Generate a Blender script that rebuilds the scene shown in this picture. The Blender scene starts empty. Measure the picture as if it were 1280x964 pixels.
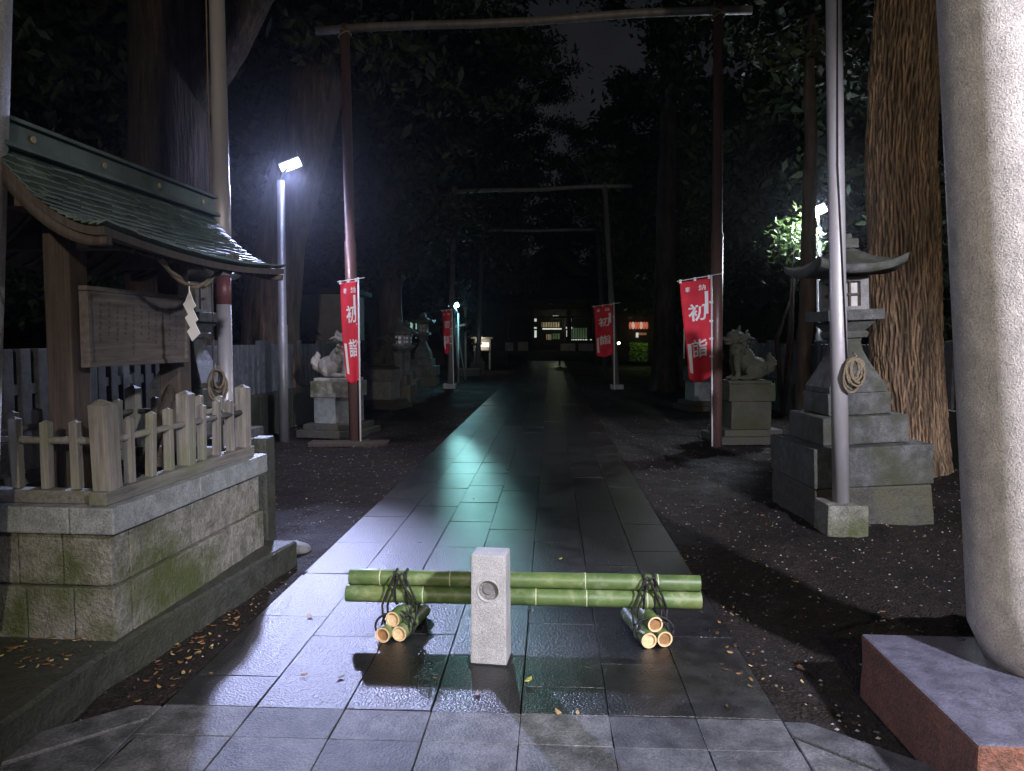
import bpy, bmesh, math, random
import numpy as np
from mathutils import Vector, Matrix, noise
R = math.radians
rnd = random.Random(7)
S = bpy.context.scene
HAZE = 0.0004
COL = S.collection

# ------------------------------------------------------------------ camera
F = 930.0; EYE = 1.6
cam_d = bpy.data.cameras.new('camera'); cam = bpy.data.objects.new('camera', cam_d); COL.objects.link(cam)
cam.location = (0, 0, EYE)
PITCH = math.atan(57/F); YAW = math.atan(48/F)
cam.rotation_euler = (math.pi/2 - PITCH, 0, YAW)
cam_d.sensor_width = 36; cam_d.lens = 36*F/1280; cam_d.clip_end = 600; cam_d.clip_start = 0.05
S.camera = cam
CR = Matrix.Rotation(YAW, 3, 'Z') @ Matrix.Rotation(math.pi/2 - PITCH, 3, 'X')
def at(px, py, Y):
    d = CR @ Vector(((px-640)/F, (482-py)/F, -1)); t = Y/d.y
    return Vector((d.x*t, Y, EYE + d.z*t))
def gr(px, py, h=0.0):
    d = CR @ Vector(((px-640)/F, (482-py)/F, -1)); t = (h-EYE)/d.z
    return Vector((d.x*t, d.y*t, h))

# ------------------------------------------------------------------ materials
def new_mat(name):
    m = bpy.data.materials.new(name); m.use_nodes = True
    nt = m.node_tree; b = nt.nodes['Principled BSDF']
    return m, nt, b
def N(nt, t, **kw):
    n = nt.nodes.new(t)
    for k, v in kw.items():
        if k.startswith('i_'): n.inputs[k[2:].replace('_', ' ')].default_value = v
        else: setattr(n, k, v)
    return n
def ramp(nt, fac, stops):
    r = nt.nodes.new('ShaderNodeValToRGB')
    el = r.color_ramp.elements
    while len(el) < len(stops): el.new(0.5)
    for e, (p, c) in zip(el, stops):
        e.position = p; e.color = (c[0], c[1], c[2], 1)
    nt.links.new(fac, r.inputs[0]); return r.outputs[0]
def mixc(nt, fac, a, b, mode='MIX'):
    m = nt.nodes.new('ShaderNodeMix'); m.data_type = 'RGBA'; m.blend_type = mode
    for sock, v in ((m.inputs[0], fac), (m.inputs[6], a), (m.inputs[7], b)):
        if hasattr(v, 'default_value') or hasattr(v, 'links'): nt.links.new(v, sock)
        elif isinstance(v, (int, float)): sock.default_value = v
        else: sock.default_value = (v[0], v[1], v[2], 1)
    return m.outputs[2]
def coords(nt, scale=(1,1,1), kind='Object'):
    tc = nt.nodes.new('ShaderNodeTexCoord'); mp = nt.nodes.new('ShaderNodeMapping')
    mp.inputs['Scale'].default_value = scale
    nt.links.new(tc.outputs[kind], mp.inputs[0]); return mp.outputs[0]
def noi(nt, vec, scale, detail=5, rough=0.6):
    n = N(nt, 'ShaderNodeTexNoise'); n.inputs['Scale'].default_value = scale
    n.inputs['Detail'].default_value = detail; n.inputs['Roughness'].default_value = rough
    nt.links.new(vec, n.inputs['Vector']); return n.outputs['Fac']
def bump(nt, b, h, strength=0.4, dist=0.02):
    n = N(nt, 'ShaderNodeBump'); n.inputs['Strength'].default_value = strength; n.inputs['Distance'].default_value = dist
    nt.links.new(h, n.inputs['Height']); nt.links.new(n.outputs[0], b.inputs['Normal']); return n
def sc(c, k): return tuple(x*k for x in c)

def stone(name, base, rough=0.8, moss=None, moss_amt=0.5, speck=90, bstr=0.5, stain=0.55, wet=0.0):
    m, nt, b = new_mat(name); v = coords(nt)
    big = noi(nt, v, 2.3, 6); mid = noi(nt, v, 11, 6); fine = noi(nt, v, speck, 3, 0.8)
    c = ramp(nt, fine, [(0.3, sc(base, 0.55)), (0.5, base), (0.72, sc(base, 1.45))])
    st = ramp(nt, mid, [(0.35, (stain,)*3), (0.62, (1,1,1))])
    c = mixc(nt, 0.8, c, st, 'MULTIPLY')
    if moss:
        geo = nt.nodes.new('ShaderNodeNewGeometry')
        f = ramp(nt, big, [(0.62-0.3*moss_amt, (0,0,0)), (0.8-0.25*moss_amt, (1,1,1))])
        mc = mixc(nt, fine, sc(moss, 0.6), sc(moss, 1.3))
        c = mixc(nt, f, c, mc)
    nt.links.new(c, b.inputs['Base Color'])
    rr = ramp(nt, mid, [(0.3, (max(0.1, rough-0.25-wet),)*3), (0.7, (rough,)*3)])
    nt.links.new(rr, b.inputs['Roughness'])
    ad = N(nt, 'ShaderNodeMath', operation='ADD'); nt.links.new(mid, ad.inputs[0]); nt.links.new(fine, ad.inputs[1])
    bump(nt, b, ad.outputs[0], bstr, 0.012)
    return m
def wood(name, base, rough=0.75, axis=2, bstr=0.5, moss=None):
    m, nt, b = new_mat(name)
    s = [14, 14, 14]; s[axis] = 0.9
    v = coords(nt, tuple(s)); v2 = coords(nt)
    g = noi(nt, v, 3, 8, 0.7); big = noi(nt, v2, 3, 4)
    c = ramp(nt, g, [(0.3, sc(base, 0.45)), (0.55, base), (0.75, sc(base, 1.5))])
    c = mixc(nt, 0.7, c, ramp(nt, big, [(0.35, (0.5,0.5,0.5)), (0.65, (1,1,1))]), 'MULTIPLY')
    if moss: c = mixc(nt, ramp(nt, big, [(0.5, (0,0,0)), (0.65, (0.7,0.7,0.7))]), c, moss)
    nt.links.new(c, b.inputs['Base Color']); b.inputs['Roughness'].default_value = rough
    bump(nt, b, g, bstr, 0.006); return m
def metal(name, base, rough=0.45, met=0.6, stain=0.6):
    m, nt, b = new_mat(name); v = coords(nt, (1,1,0.15)); v2 = coords(nt)
    g = noi(nt, v, 9, 6); g2 = noi(nt, v2, 25, 6)
    c = mixc(nt, ramp(nt, g, [(0.35, (0,0,0)), (0.7, (1,1,1))]), sc(base, stain), base)
    nt.links.new(c, b.inputs['Base Color']); b.inputs['Metallic'].default_value = met
    nt.links.new(ramp(nt, g2, [(0.3, (rough-0.12,)*3), (0.7, (rough+0.15,)*3)]), b.inputs['Roughness'])
    bump(nt, b, g2, 0.12, 0.003); return m
def plain(name, base, rough=0.7, var=0.25, scale=8, bstr=0.15):
    m, nt, b = new_mat(name); v = coords(nt); g = noi(nt, v, scale, 5)
    nt.links.new(ramp(nt, g, [(0.3, sc(base, 1-var)), (0.7, sc(base, 1+var))]), b.inputs['Base Color'])
    b.inputs['Roughness'].default_value = rough; bump(nt, b, g, bstr, 0.005); return m
def emit(name, col, s):
    m, nt, b = new_mat(name); b.inputs['Base Color'].default_value = (*[min(1, c*0.3) for c in col], 1)
    v = coords(nt); g = noi(nt, v, 3, 3)
    nt.links.new(ramp(nt, g, [(0.3, sc(col, 0.55)), (0.6, col)]), b.inputs['Emission Color'])
    b.inputs['Emission Strength'].default_value = s; return m
def bark(name, base, sx=7.0, bstr=0.9, dist=0.05, pointy=False):
    m, nt, b = new_mat(name); v = coords(nt, (sx, sx, 0.85)); v2 = coords(nt)
    w = noi(nt, v, 1.6, 8, 0.65); f = noi(nt, v2, 38, 5, 0.7); big = noi(nt, v2, 1.1, 3)
    c = ramp(nt, w, [(0.32, sc(base, 0.22)), (0.5, sc(base, 0.8)), (0.68, sc(base, 1.7))])
    c = mixc(nt, 0.6, c, ramp(nt, f, [(0.3, (0.45,0.45,0.45)), (0.7, (1.2,1.2,1.2))]), 'MULTIPLY')
    c = mixc(nt, ramp(nt, big, [(0.5, (0,0,0)), (0.7, (0.4,0.4,0.4))]), c, (0.05, 0.06, 0.03))
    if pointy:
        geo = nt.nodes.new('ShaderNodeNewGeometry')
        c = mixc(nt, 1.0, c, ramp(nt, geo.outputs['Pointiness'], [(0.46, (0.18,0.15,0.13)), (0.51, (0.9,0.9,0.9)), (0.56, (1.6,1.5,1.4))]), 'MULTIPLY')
    nt.links.new(c, b.inputs['Base Color']); b.inputs['Roughness'].default_value = 0.8
    ad = N(nt, 'ShaderNodeMath', operation='MULTIPLY_ADD'); nt.links.new(f, ad.inputs[0]); ad.inputs[1].default_value = 0.25; nt.links.new(w, ad.inputs[2])
    bump(nt, b, ad.outputs[0], bstr, dist); return m

M = {}
M['column'] = stone('granite_column', (0.64, 0.60, 0.56), 0.85, speck=130, bstr=0.9, stain=0.66)
M['granite'] = stone('granite_grey', (0.19, 0.19, 0.185), 0.8, speck=110)
M['bollard'] = stone('granite_pale', (0.40, 0.40, 0.39), 0.75, speck=170, stain=0.7, bstr=0.6)
M['wall'] = stone('granite_mossy', (0.25, 0.24, 0.20), 0.85, moss=(0.07, 0.085, 0.025), moss_amt=0.6, bstr=1.3, speck=50, stain=0.4)
M['coping'] = stone('granite_coping', (0.24, 0.26, 0.25), 0.75, moss=(0.1, 0.11, 0.06), moss_amt=0.1)
M['lantern'] = stone('granite_lantern', (0.115, 0.118, 0.115), 0.85, moss=(0.045, 0.05, 0.028), moss_amt=0.65, speck=80, bstr=1.0, stain=0.28)
M['lantern_low'] = stone('granite_lantern_rough', (0.07, 0.07, 0.06), 0.9, moss=(0.07, 0.07, 0.04), moss_amt=0.6, speck=45, bstr=1.2)
M['moss'] = stone('stone_moss_green', (0.065, 0.065, 0.045), 0.9, moss=(0.038, 0.042, 0.014), moss_amt=0.8, bstr=1.0, speck=60)
M['statue'] = stone('statue_granite', (0.40, 0.38, 0.34), 0.85, stain=0.6)
M['rust'] = stone('rust_stained_stone', (0.17, 0.07, 0.04), 0.85, stain=0.45, bstr=0.9, speck=60)
M['plinth_top'] = stone('granite_plinth_top', (0.10, 0.10, 0.135), 0.6, speck=120, wet=0.1)
M['platform'] = stone('stone_platform_dark', (0.045, 0.048, 0.038), 0.75, moss=(0.035, 0.04, 0.02), moss_amt=0.6, bstr=1.0, speck=50)
M['fence_stone'] = stone('stone_fence', (0.11, 0.12, 0.135), 0.85, stain=0.4)
M['wood'] = wood('weathered_wood', (0.075, 0.058, 0.046))
M['fence_wood'] = wood('grey_weathered_wood', (0.235, 0.22, 0.19), moss=(0.13, 0.14, 0.08))
M['fence_rail'] = wood('grey_weathered_rail', (0.18, 0.17, 0.15), axis=1, moss=(0.10, 0.11, 0.06))
M['dark_wood'] = wood('dark_timber', (0.06, 0.045, 0.035))
M['steel'] = metal('galvanised_steel', (0.42, 0.40, 0.40), 0.42, 0.25, 0.75)
M['steel_dull'] = metal('dull_steel', (0.26, 0.26, 0.26), 0.5, 0.5)
M['rusty'] = metal('rust_primer_steel', (0.17, 0.095, 0.082), 0.4, 0.25, 0.65)
M['red_paint'] = metal('faded_red_paint', (0.22, 0.085, 0.08), 0.45, 0.2, 0.6)
M['bar'] = metal('grey_crossbar', (0.17, 0.16, 0.15), 0.6, 0.3, 0.6)
M['paper'] = plain('white_paper', (0.78, 0.78, 0.78), 0.8, 0.06)
M['black_rope'] = plain('black_rope', (0.008, 0.008, 0.008), 0.7, 0.3, 90, 0.6)
M['rope'] = plain('straw_rope', (0.17, 0.135, 0.085), 0.9, 0.4, 120, 0.8)
M['white'] = plain('white_plastic', (0.72, 0.72, 0.72), 0.5, 0.08)
M['board'] = wood('board_wood', (0.13, 0.112, 0.10), axis=1)
M['bamboo_cut'] = plain('bamboo_cut_end', (0.62, 0.45, 0.25), 0.7, 0.25, 60, 0.3)
M['bamboo_in'] = plain('bamboo_hollow', (0.25, 0.13, 0.05), 0.8, 0.3, 30)
M['hall_wood'] = plain('hall_timber', (0.05, 0.035, 0.025), 0.8, 0.3)
M['hall_roof'] = plain('hall_roof_bark', (0.03, 0.035, 0.03), 0.85, 0.3, 3)
M['plaster'] = plain('grey_plaster', (0.30, 0.30, 0.30), 0.9, 0.25, 2)
M['bark'] = bark('tree_bark_brown', (0.095, 0.065, 0.046), 9, 1.0, 0.06)
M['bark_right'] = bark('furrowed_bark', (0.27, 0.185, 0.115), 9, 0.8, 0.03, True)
M['bark_dark'] = bark('tree_bark_dark', (0.055, 0.038, 0.03), 5)
M['lamp_case'] = metal('lamp_casing', (0.35, 0.35, 0.35), 0.4, 0.5)

def red_cloth():
    m, nt, b = new_mat('red_banner_cloth'); v = coords(nt); g = noi(nt, v, 6, 5); w = noi(nt, v, 300, 2)
    nt.links.new(ramp(nt, g, [(0.3, (0.50, 0.012, 0.03)), (0.7, (0.68, 0.022, 0.045))]), b.inputs['Base Color'])
    b.inputs['Roughness'].default_value = 0.75; bump(nt, b, w, 0.15, 0.002)
    b.inputs['Transmission Weight'].default_value = 0.0
    return m
M['red'] = red_cloth()
def bamboo_mat():
    m, nt, b = new_mat('green_bamboo'); v = coords(nt); vs = coords(nt, (1, 6, 6))
    g = noi(nt, v, 3.5, 4); s = noi(nt, vs, 30, 4)
    c = ramp(nt, g, [(0.3, (0.048, 0.09, 0.024)), (0.52, (0.09, 0.145, 0.042)), (0.75, (0.17, 0.20, 0.06))])
    c = mixc(nt, 0.5, c, ramp(nt, s, [(0.3, (0.65,0.65,0.65)), (0.7, (1.15,1.15,1.15))]), 'MULTIPLY')
    nt.links.new(c, b.inputs['Base Color']); g3 = noi(nt, v, 14, 7, 0.7); c2 = mixc(nt, ramp(nt, g3, [(0.52, (0,0,0)), (0.75, (0.55,0.55,0.55))]), c, (0.30, 0.34, 0.22)); nt.links.new(c2, b.inputs['Base Color'])
    nt.links.new(ramp(nt, g3, [(0.3, (0.36,)*3), (0.7, (0.6,)*3)]), b.inputs['Roughness'])
    bump(nt, b, s, 0.08, 0.002); return m
M['bamboo'] = bamboo_mat()
M['bamboo_ring'] = plain('bamboo_node_ring', (0.42, 0.46, 0.28), 0.6, 0.3, 60)
def copper():
    m, nt, b = new_mat('green_copper_shingle'); v = coords(nt); g = noi(nt, v, 6, 6); f = noi(nt, v, 60, 4)
    geo = nt.nodes.new('ShaderNodeNewGeometry')
    c = ramp(nt, g, [(0.3, (0.04, 0.065, 0.058)), (0.6, (0.085, 0.13, 0.115)), (0.8, (0.17, 0.2, 0.18))])
    k = ramp(nt, geo.outputs['Random Per Island'], [(0.0, (0.6,0.6,0.6)), (1.0, (1.2,1.2,1.2))])
    c = mixc(nt, 0.8, c, k, 'MULTIPLY')
    nt.links.new(c, b.inputs['Base Color']); b.inputs['Roughness'].default_value = 0.58
    b.inputs['Metallic'].default_value = 0.1
    bump(nt, b, f, 0.3, 0.003); return m
M['copper'] = copper()
def paving(name='wet_granite_paving', dk=1.0, dr=0.0, spec=0.75):
    m, nt, b = new_mat(name); v = coords(nt)
    geo = nt.nodes.new('ShaderNodeNewGeometry')
    rough = noi(nt, v, 120, 3, 0.75); mid = noi(nt, v, 9, 7, 0.65); big = noi(nt, v, 1.3, 5, 0.6)
    c = ramp(nt, rough, [(0.3, sc((0.045, 0.047, 0.052), dk)), (0.5, sc((0.085, 0.087, 0.094), dk)), (0.72, sc((0.15, 0.152, 0.16), dk))])
    k = ramp(nt, geo.outputs['Random Per Island'], [(0.0, (0.6,0.6,0.62)), (0.5, (0.95,0.95,0.95)), (1.0, (1.25,1.22,1.15))])
    c = mixc(nt, 1.0, c, k, 'MULTIPLY')
    c = mixc(nt, 0.85, c, ramp(nt, mid, [(0.38, (0.38,0.39,0.38)), (0.62, (1.15,1.15,1.15))]), 'MULTIPLY')
    c = mixc(nt, 0.7, c, ramp(nt, big, [(0.38, (0.5,0.52,0.5)), (0.6, (1.1,1.1,1.1))]), 'MULTIPLY')
    nt.links.new(c, b.inputs['Base Color'])
    rr = ramp(nt, big, [(0.35, (0.26+dr,)*3), (0.5, (0.31+dr,)*3), (0.7, (0.38+dr,)*3)])
    rr = mixc(nt, 0.5, rr, ramp(nt, mid, [(0.3, (0.27+dr,)*3), (0.7, (0.38+dr,)*3)]))
    nt.links.new(rr, b.inputs['Roughness'])
    b.inputs['Specular IOR Level'].default_value = spec
    vor = N(nt, 'ShaderNodeTexVoronoi'); vor.inputs['Scale'].default_value = 85; nt.links.new(v, vor.inputs['Vector'])
    a1 = N(nt, 'ShaderNodeMath', operation='MULTIPLY_ADD'); nt.links.new(vor.outputs['Distance'], a1.inputs[0]); a1.inputs[1].default_value = 0.8; nt.links.new(rough, a1.inputs[2])
    a2 = N(nt, 'ShaderNodeMath', operation='MULTIPLY_ADD'); nt.links.new(mid, a2.inputs[0]); a2.inputs[1].default_value = 0.8; nt.links.new(a1.outputs[0], a2.inputs[2])
    bump(nt, b, a2.outputs[0], 0.6, 0.005); return m
M['paving'] = paving('wet_granite_paving', 0.27, 0.0, 0.7)
M['forecourt'] = paving('damp_granite_forecourt', 1.25, 0.26, 0.5)
def soil():
    m, nt, b = new_mat('dark_gravel_soil'); v = coords(nt)
    vor = N(nt, 'ShaderNodeTexVoronoi'); vor.inputs['Scale'].default_value = 60; nt.links.new(v, vor.inputs['Vector'])
    big = noi(nt, v, 0.8, 6); mid = noi(nt, v, 14, 7, 0.7)
    c = ramp(nt, vor.outputs['Color'], [(0.0, (0.012, 0.009, 0.007)), (0.7, (0.028, 0.021, 0.018)), (0.93, (0.045, 0.036, 0.034)), (1.0, (0.16, 0.13, 0.13))])
    c = mixc(nt, 0.9, c, ramp(nt, mid, [(0.35, (0.4,0.38,0.36)), (0.65, (1.1,1.1,1.1))]), 'MULTIPLY')
    c = mixc(nt, 0.8, c, ramp(nt, big, [(0.35, (0.45,0.45,0.42)), (0.65, (1.2,1.15,1.1))]), 'MULTIPLY')
    nt.links.new(c, b.inputs['Base Color'])
    nt.links.new(ramp(nt, big, [(0.3, (0.6,)*3), (0.6, (0.95,)*3)]), b.inputs['Roughness']); b.inputs['Specular IOR Level'].default_value = 0.25
    a1 = N(nt, 'ShaderNodeMath', operation='MULTIPLY_ADD'); nt.links.new(mid, a1.inputs[0]); a1.inputs[1].default_value = 2.5; nt.links.new(vor.outputs['Distance'], a1.inputs[2])
    bump(nt, b, a1.outputs[0], 0.9, 0.02); return m
M['soil'] = soil()
def island_cols(name, stops, rough=0.7):
    m, nt, b = new_mat(name); geo = nt.nodes.new('ShaderNodeNewGeometry')
    c = ramp(nt, geo.outputs['Random Per Island'], stops)
    v = coords(nt); c = mixc(nt, 0.5, c, ramp(nt, noi(nt, v, 40, 3), [(0.3, (0.6,0.6,0.6)), (0.7, (1.2,1.2,1.2))]), 'MULTIPLY')
    nt.links.new(c, b.inputs['Base Color']); b.inputs['Roughness'].default_value = rough; return m
M['litter'] = island_cols('fallen_leaf', [(0, (0.06,0.03,0.015)), (0.4, (0.16,0.08,0.03)), (0.75, (0.30,0.17,0.06)), (0.92, (0.42,0.34,0.18)), (1, (0.45,0.42,0.06))], 0.55)
M['pebble'] = island_cols('pebble', [(0, (0.05,0.045,0.04)), (0.6, (0.14,0.12,0.12)), (1, (0.34,0.32,0.32))], 0.6)
M['leaf'] = island_cols('evergreen_leaf', [(0, (0.012,0.022,0.008)), (0.6, (0.022,0.04,0.012)), (1, (0.045,0.06,0.02))], 0.75)
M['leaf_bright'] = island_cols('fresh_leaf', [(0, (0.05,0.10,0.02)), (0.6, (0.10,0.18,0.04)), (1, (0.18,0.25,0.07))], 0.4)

# ------------------------------------------------------------------ mesh helpers
class MB:
    def __init__(s): s.bm = bmesh.new()
    def box(s, c, d, rz=0.0, bev=0.0, taper=1.0, rot=None):
        g = bmesh.ops.create_cube(s.bm, size=1.0); vs = g['verts']
        for v in vs:
            if v.co.z > 0 and taper != 1.0: v.co.x *= taper; v.co.y *= taper
            v.co = Vector((v.co.x*d[0], v.co.y*d[1], v.co.z*d[2]))
        m = Matrix.Translation(c) @ (rot.to_4x4() if rot else Matrix.Rotation(rz, 4, 'Z'))
        bmesh.ops.transform(s.bm, matrix=m, verts=vs)
        if bev > 0:
            es = list({e for v in vs for e in v.link_edges})
            bmesh.ops.bevel(s.bm, geom=es, offset=bev, segments=2, affect='EDGES', profile=0.6)
        return s
    def tube(s, pts, rad, seg=14, cap=True):
        pts = [Vector(p) for p in pts]
        if not isinstance(rad, (list, tuple)): rad = [rad]*len(pts)
        rings = []; up = None
        for i, p in enumerate(pts):
            t = (pts[min(i+1, len(pts)-1)] - pts[max(i-1, 0)]).normalized()
            if up is None:
                up = Vector((0, 0, 1)) if abs(t.z) < 0.9 else Vector((1, 0, 0))
            a = t.cross(up).normalized(); bb = a.cross(t).normalized(); up = bb
            rings.append([s.bm.verts.new(p + (a*math.cos(2*math.pi*k/seg) + bb*math.sin(2*math.pi*k/seg))*rad[i]) for k in range(seg)])
        for r0, r1 in zip(rings, rings[1:]):
            for k in range(seg):
                f = s.bm.faces.new((r0[k], r0[(k+1) % seg], r1[(k+1) % seg], r1[k])); f.smooth = True
        if cap:
            s.bm.faces.new(list(reversed(rings[0]))); s.bm.faces.new(rings[-1])
        return s
    def lathe(s, prof, seg=24, square=0, c=(0, 0, 0), rz=0.0):
        # square: n-sided (4) profile using half-width
        n = square or seg; off = math.pi/n if square else 0; k = 1/math.cos(math.pi/n) if square else 1
        rings = []
        for r, z in prof:
            rings.append([s.bm.verts.new((c[0]+r*k*math.cos(2*math.pi*i/n+off+rz), c[1]+r*k*math.sin(2*math.pi*i/n+off+rz), c[2]+z)) for i in range(n)])
        for r0, r1 in zip(rings, rings[1:]):
            for i in range(n):
                f = s.bm.faces.new((r0[i], r0[(i+1) % n], r1[(i+1) % n], r1[i])); f.smooth = not square
        s.bm.faces.new(list(reversed(rings[0]))); s.bm.faces.new(rings[-1]); return s
    def prism(s, poly, z0, z1, inset=0.0):
        n = len(poly); c = Vector((sum(p[0] for p in poly)/n, sum(p[1] for p in poly)/n))
        def ins(p, d):
            v = c - Vector(p[:2]); L = v.length; return Vector(p[:2]) + v/L*d*1.3 if L > 0 else Vector(p[:2])
        lo = [s.bm.verts.new((p[0], p[1], z0)) for p in poly]
        mi = [s.bm.verts.new((p[0], p[1], z1-inset)) for p in poly]
        rings = [lo, mi]
        if inset > 0: rings.append([s.bm.verts.new((*ins(p, inset), z1)) for p in poly])
        for a, b in zip(rings, rings[1:]):
            for i in range(n): s.bm.faces.new((a[i], a[(i+1) % n], b[(i+1) % n], b[i]))
        s.bm.faces.new(rings[-1]); s.bm.faces.new(list(reversed(lo))); return s
    def ball(s, c, r, sub=2, rot=None):
        g = bmesh.ops.create_icosphere(s.bm, subdivisions=sub, radius=1.0); vs = g['verts']
        if not isinstance(r, (list, tuple)): r = (r, r, r)
        m = Matrix.Translation(c) @ ((rot.to_4x4() if rot else Matrix.Identity(4)) @ Matrix.Diagonal((*r, 1)))
        bmesh.ops.transform(s.bm, matrix=m, verts=vs)
        for v in vs:
            for f in v.link_faces: f.smooth = True
        return s
    def torus(s, c, R0, r, rot=None, seg=28):
        pts = [(rot or Matrix.Identity(3)) @ Vector((R0*math.cos(2*math.pi*i/seg), R0*math.sin(2*math.pi*i/seg), 0)) + Vector(c) for i in range(seg+1)]
        return s.tube(pts, r, 8, cap=False)
    def quad(s, a, b, c, d):
        s.bm.faces.new([s.bm.verts.new(p) for p in (a, b, c, d)]); return s
    def sheet(s, fn, nu, nv, thick=None):
        g = [[s.bm.verts.new(fn(i/nu, j/nv)) for j in range(nv+1)] for i in range(nu+1)]
        for i in range(nu):
            for j in range(nv):
                f = s.bm.faces.new((g[i][j], g[i+1][j], g[i+1][j+1], g[i][j+1])); f.smooth = True
        if thick:
            h = [[s.bm.verts.new(v.co + Vector(thick)) for v in row] for row in g]
            for i in range(nu):
                for j in range(nv): s.bm.faces.new((h[i][j], h[i][j+1], h[i+1][j+1], h[i+1][j])).smooth = True
            bd = [(i, 0) for i in range(nu)] + [(nu, j) for j in range(nv)] + [(i, nv) for i in range(nu, 0, -1)] + [(0, j) for j in range(nv, 0, -1)]
            for q in range(len(bd)):
                a, b = bd[q], bd[(q+1) % len(bd)]
                s.bm.faces.new((g[a[0]][a[1]], h[a[0]][a[1]], h[b[0]][b[1]], g[b[0]][b[1]]))
        return s
    def rough(s, amp, freq, lvl=0):
        for v in s.bm.verts:
            v.co += noise.noise_vector(v.co*freq)*amp
        return s
    def cut(s, n=1):
        bmesh.ops.subdivide_edges(s.bm, edges=s.bm.edges[:], cuts=n, use_grid_fill=True); return s
    def me(s, name):
        bmesh.ops.recalc_face_normals(s.bm, faces=s.bm.faces[:])
        m = bpy.data.meshes.new(name); s.bm.to_mesh(m); s.bm.free(); return m

def root_of(o):
    while o.parent is not None: o = o.parent
    return o
def build(name, mb, mat, parent=None, world=False, label=None):
    me = mb.me(name) if isinstance(mb, MB) else mb
    if world and parent is not None:
        r = root_of(parent); mw = Matrix.Translation(r.location) @ r.rotation_euler.to_matrix().to_4x4()
        me.transform(mw.inverted())
    o = bpy.data.objects.new(name, me); COL.objects.link(o)
    mats = mat if isinstance(mat, (list, tuple)) else [mat]
    for m in mats: me.materials.append(m)
    if parent is not None: o.parent = parent
    if label: o['label'] = label
    return o
def tag(o, label, cat, group=None):
    o['label'] = label; o['category'] = cat
    if group: o['group'] = group
    return o
def thing(name, label, cat, loc=(0, 0, 0), rz=0.0, group=None):
    o = bpy.data.objects.new(name, None); COL.objects.link(o); o.location = loc; o.rotation_euler = (0, 0, rz)
    o.empty_display_size = 0.2
    return tag(o, label, cat, group)
def struct(name, mb, mat):
    o = build(name, mb, mat); o['kind'] = 'structure'; return o
def kids(o): return [c for c in bpy.data.objects if c.parent is o]
def copy_thing(o, label, loc, rz=None, group=None):
    def rec(s, p):
        c = s.copy(); COL.objects.link(c); c.parent = p
        for k in kids(s): rec(k, c)
        return c
    c = rec(o, None); c.location = loc; c['label'] = label
    if rz is not None: c.rotation_euler = (0, 0, rz)
    if group: c['group'] = group
    return c

# ------------------------------------------------------------------ ground
PX0, PX1 = -1.66, 0.96
def lin(a, b, n): return list(np.linspace(a, b, n))
xs = lin(-150, -20, 14)[:-1] + lin(-20, -6, 29)[:-1] + lin(-6, 6, 180)[:-1] + lin(6, 20, 29)[:-1] + lin(20, 150, 14)
ys = lin(-60, -2, 14)[:-1] + lin(-2, 1.5, 20)[:-1] + lin(1.5, 14, 190)[:-1] + lin(14, 30, 100)[:-1] + lin(30, 200, 40)
def gz(x, y):
    if PX0+0.04 < x < PX1-0.04 or y < 2.4: return -0.03
    if PX0-0.02 < x < PX1+0.02: return 0.02+0.022*noise.noise(Vector((x*4, y*4, 1)))
    d = min(abs(x-PX0), abs(x-PX1)); k = min(1, d/0.5)
    z = -0.02 + (1-k)**3*(0.045+0.03*noise.noise(Vector((x*3, y*3, 8)))) + k*(0.05*noise.noise(Vector((x*0.9, y*0.9, 0))) + 0.03*noise.noise(Vector((x*3, y*3, 3))) + 0.018*noise.noise(Vector((x*9, y*9, 5))))
    z += 0.22*math.exp(-((x-2.15)/0.62)**4 - ((y-3.70)/0.40)**4)
    if 1.9 < y < 3.2: z = min(z, -0.02) if (x < 0.96+ (3.4-y) and x > -1.7-(3.4-y)) or x > 0.9 and y < 3.0 else z
    return z
gv = [(x, y, gz(x, y)) for y in ys for x in xs]; nx = len(xs)
gf = [(j*nx+i, j*nx+i+1, (j+1)*nx+i+1, (j+1)*nx+i) for j in range(len(ys)-1) for i in range(nx-1)]
gm = bpy.data.meshes.new('ground'); gm.from_pydata(gv, [], gf); gm.polygons.foreach_set('use_smooth', [True]*len(gf))
g = build('ground', gm, M['soil']); g['kind'] = 'structure'

# ------------------------------------------------------------------ stone path
XE = [-1.66, -1.26, -0.87, -0.50, -0.12, 0.25, 0.61, 0.96]
p = MB(); TOP = 0.03; GAP = 0.0022
def slab(x0, y0, x1, y1):
    dz = rnd.uniform(-0.002, 0.002); j = lambda: rnd.uniform(-0.002, 0.002); n0 = len(p.bm.verts)
    p.prism([(x0+GAP+j(), y0+GAP+j()), (x1-GAP+j(), y0+GAP+j()), (x1-GAP+j(), y1-GAP+j()), (x0+GAP+j(), y1-GAP+j())], -0.05, TOP+dz, 0.002)
    p.bm.verts.ensure_lookup_table(); ax, ay = rnd.uniform(-.004, .004), rnd.uniform(-.003, .003)
    for v in p.bm.verts[n0:]:
        if v.co.z > 0: v.co.z += ax*(v.co.x-(x0+x1)/2)*2 + ay*(v.co.y-(y0+y1)/2)
for i in range(7):
    y = 3.04 + [0.29, -0.1, 0.07, 0.57, 0.25, 0.5, 0.0][i]
    if y > 3.12: slab(XE[i], 3.04, XE[i+1], y)
    else: y = 3.04
    while y < 58:
        L = rnd.uniform(0.74, 0.86); slab(XE[i], y, XE[i+1], y+L); y += L
struct('path', p, M['paving']); p = MB()
y = -3.0
rows = [2.62, 2.95]
XN = [-3.9+0.37*k for k in range(6)]
XN = [-3.84, -3.47, -3.09, -2.72, -2.35, -2.0] + XE + [1.33, 1.70, 2.07, 2.44, 2.81, 3.2]
yy = 2.52
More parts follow.
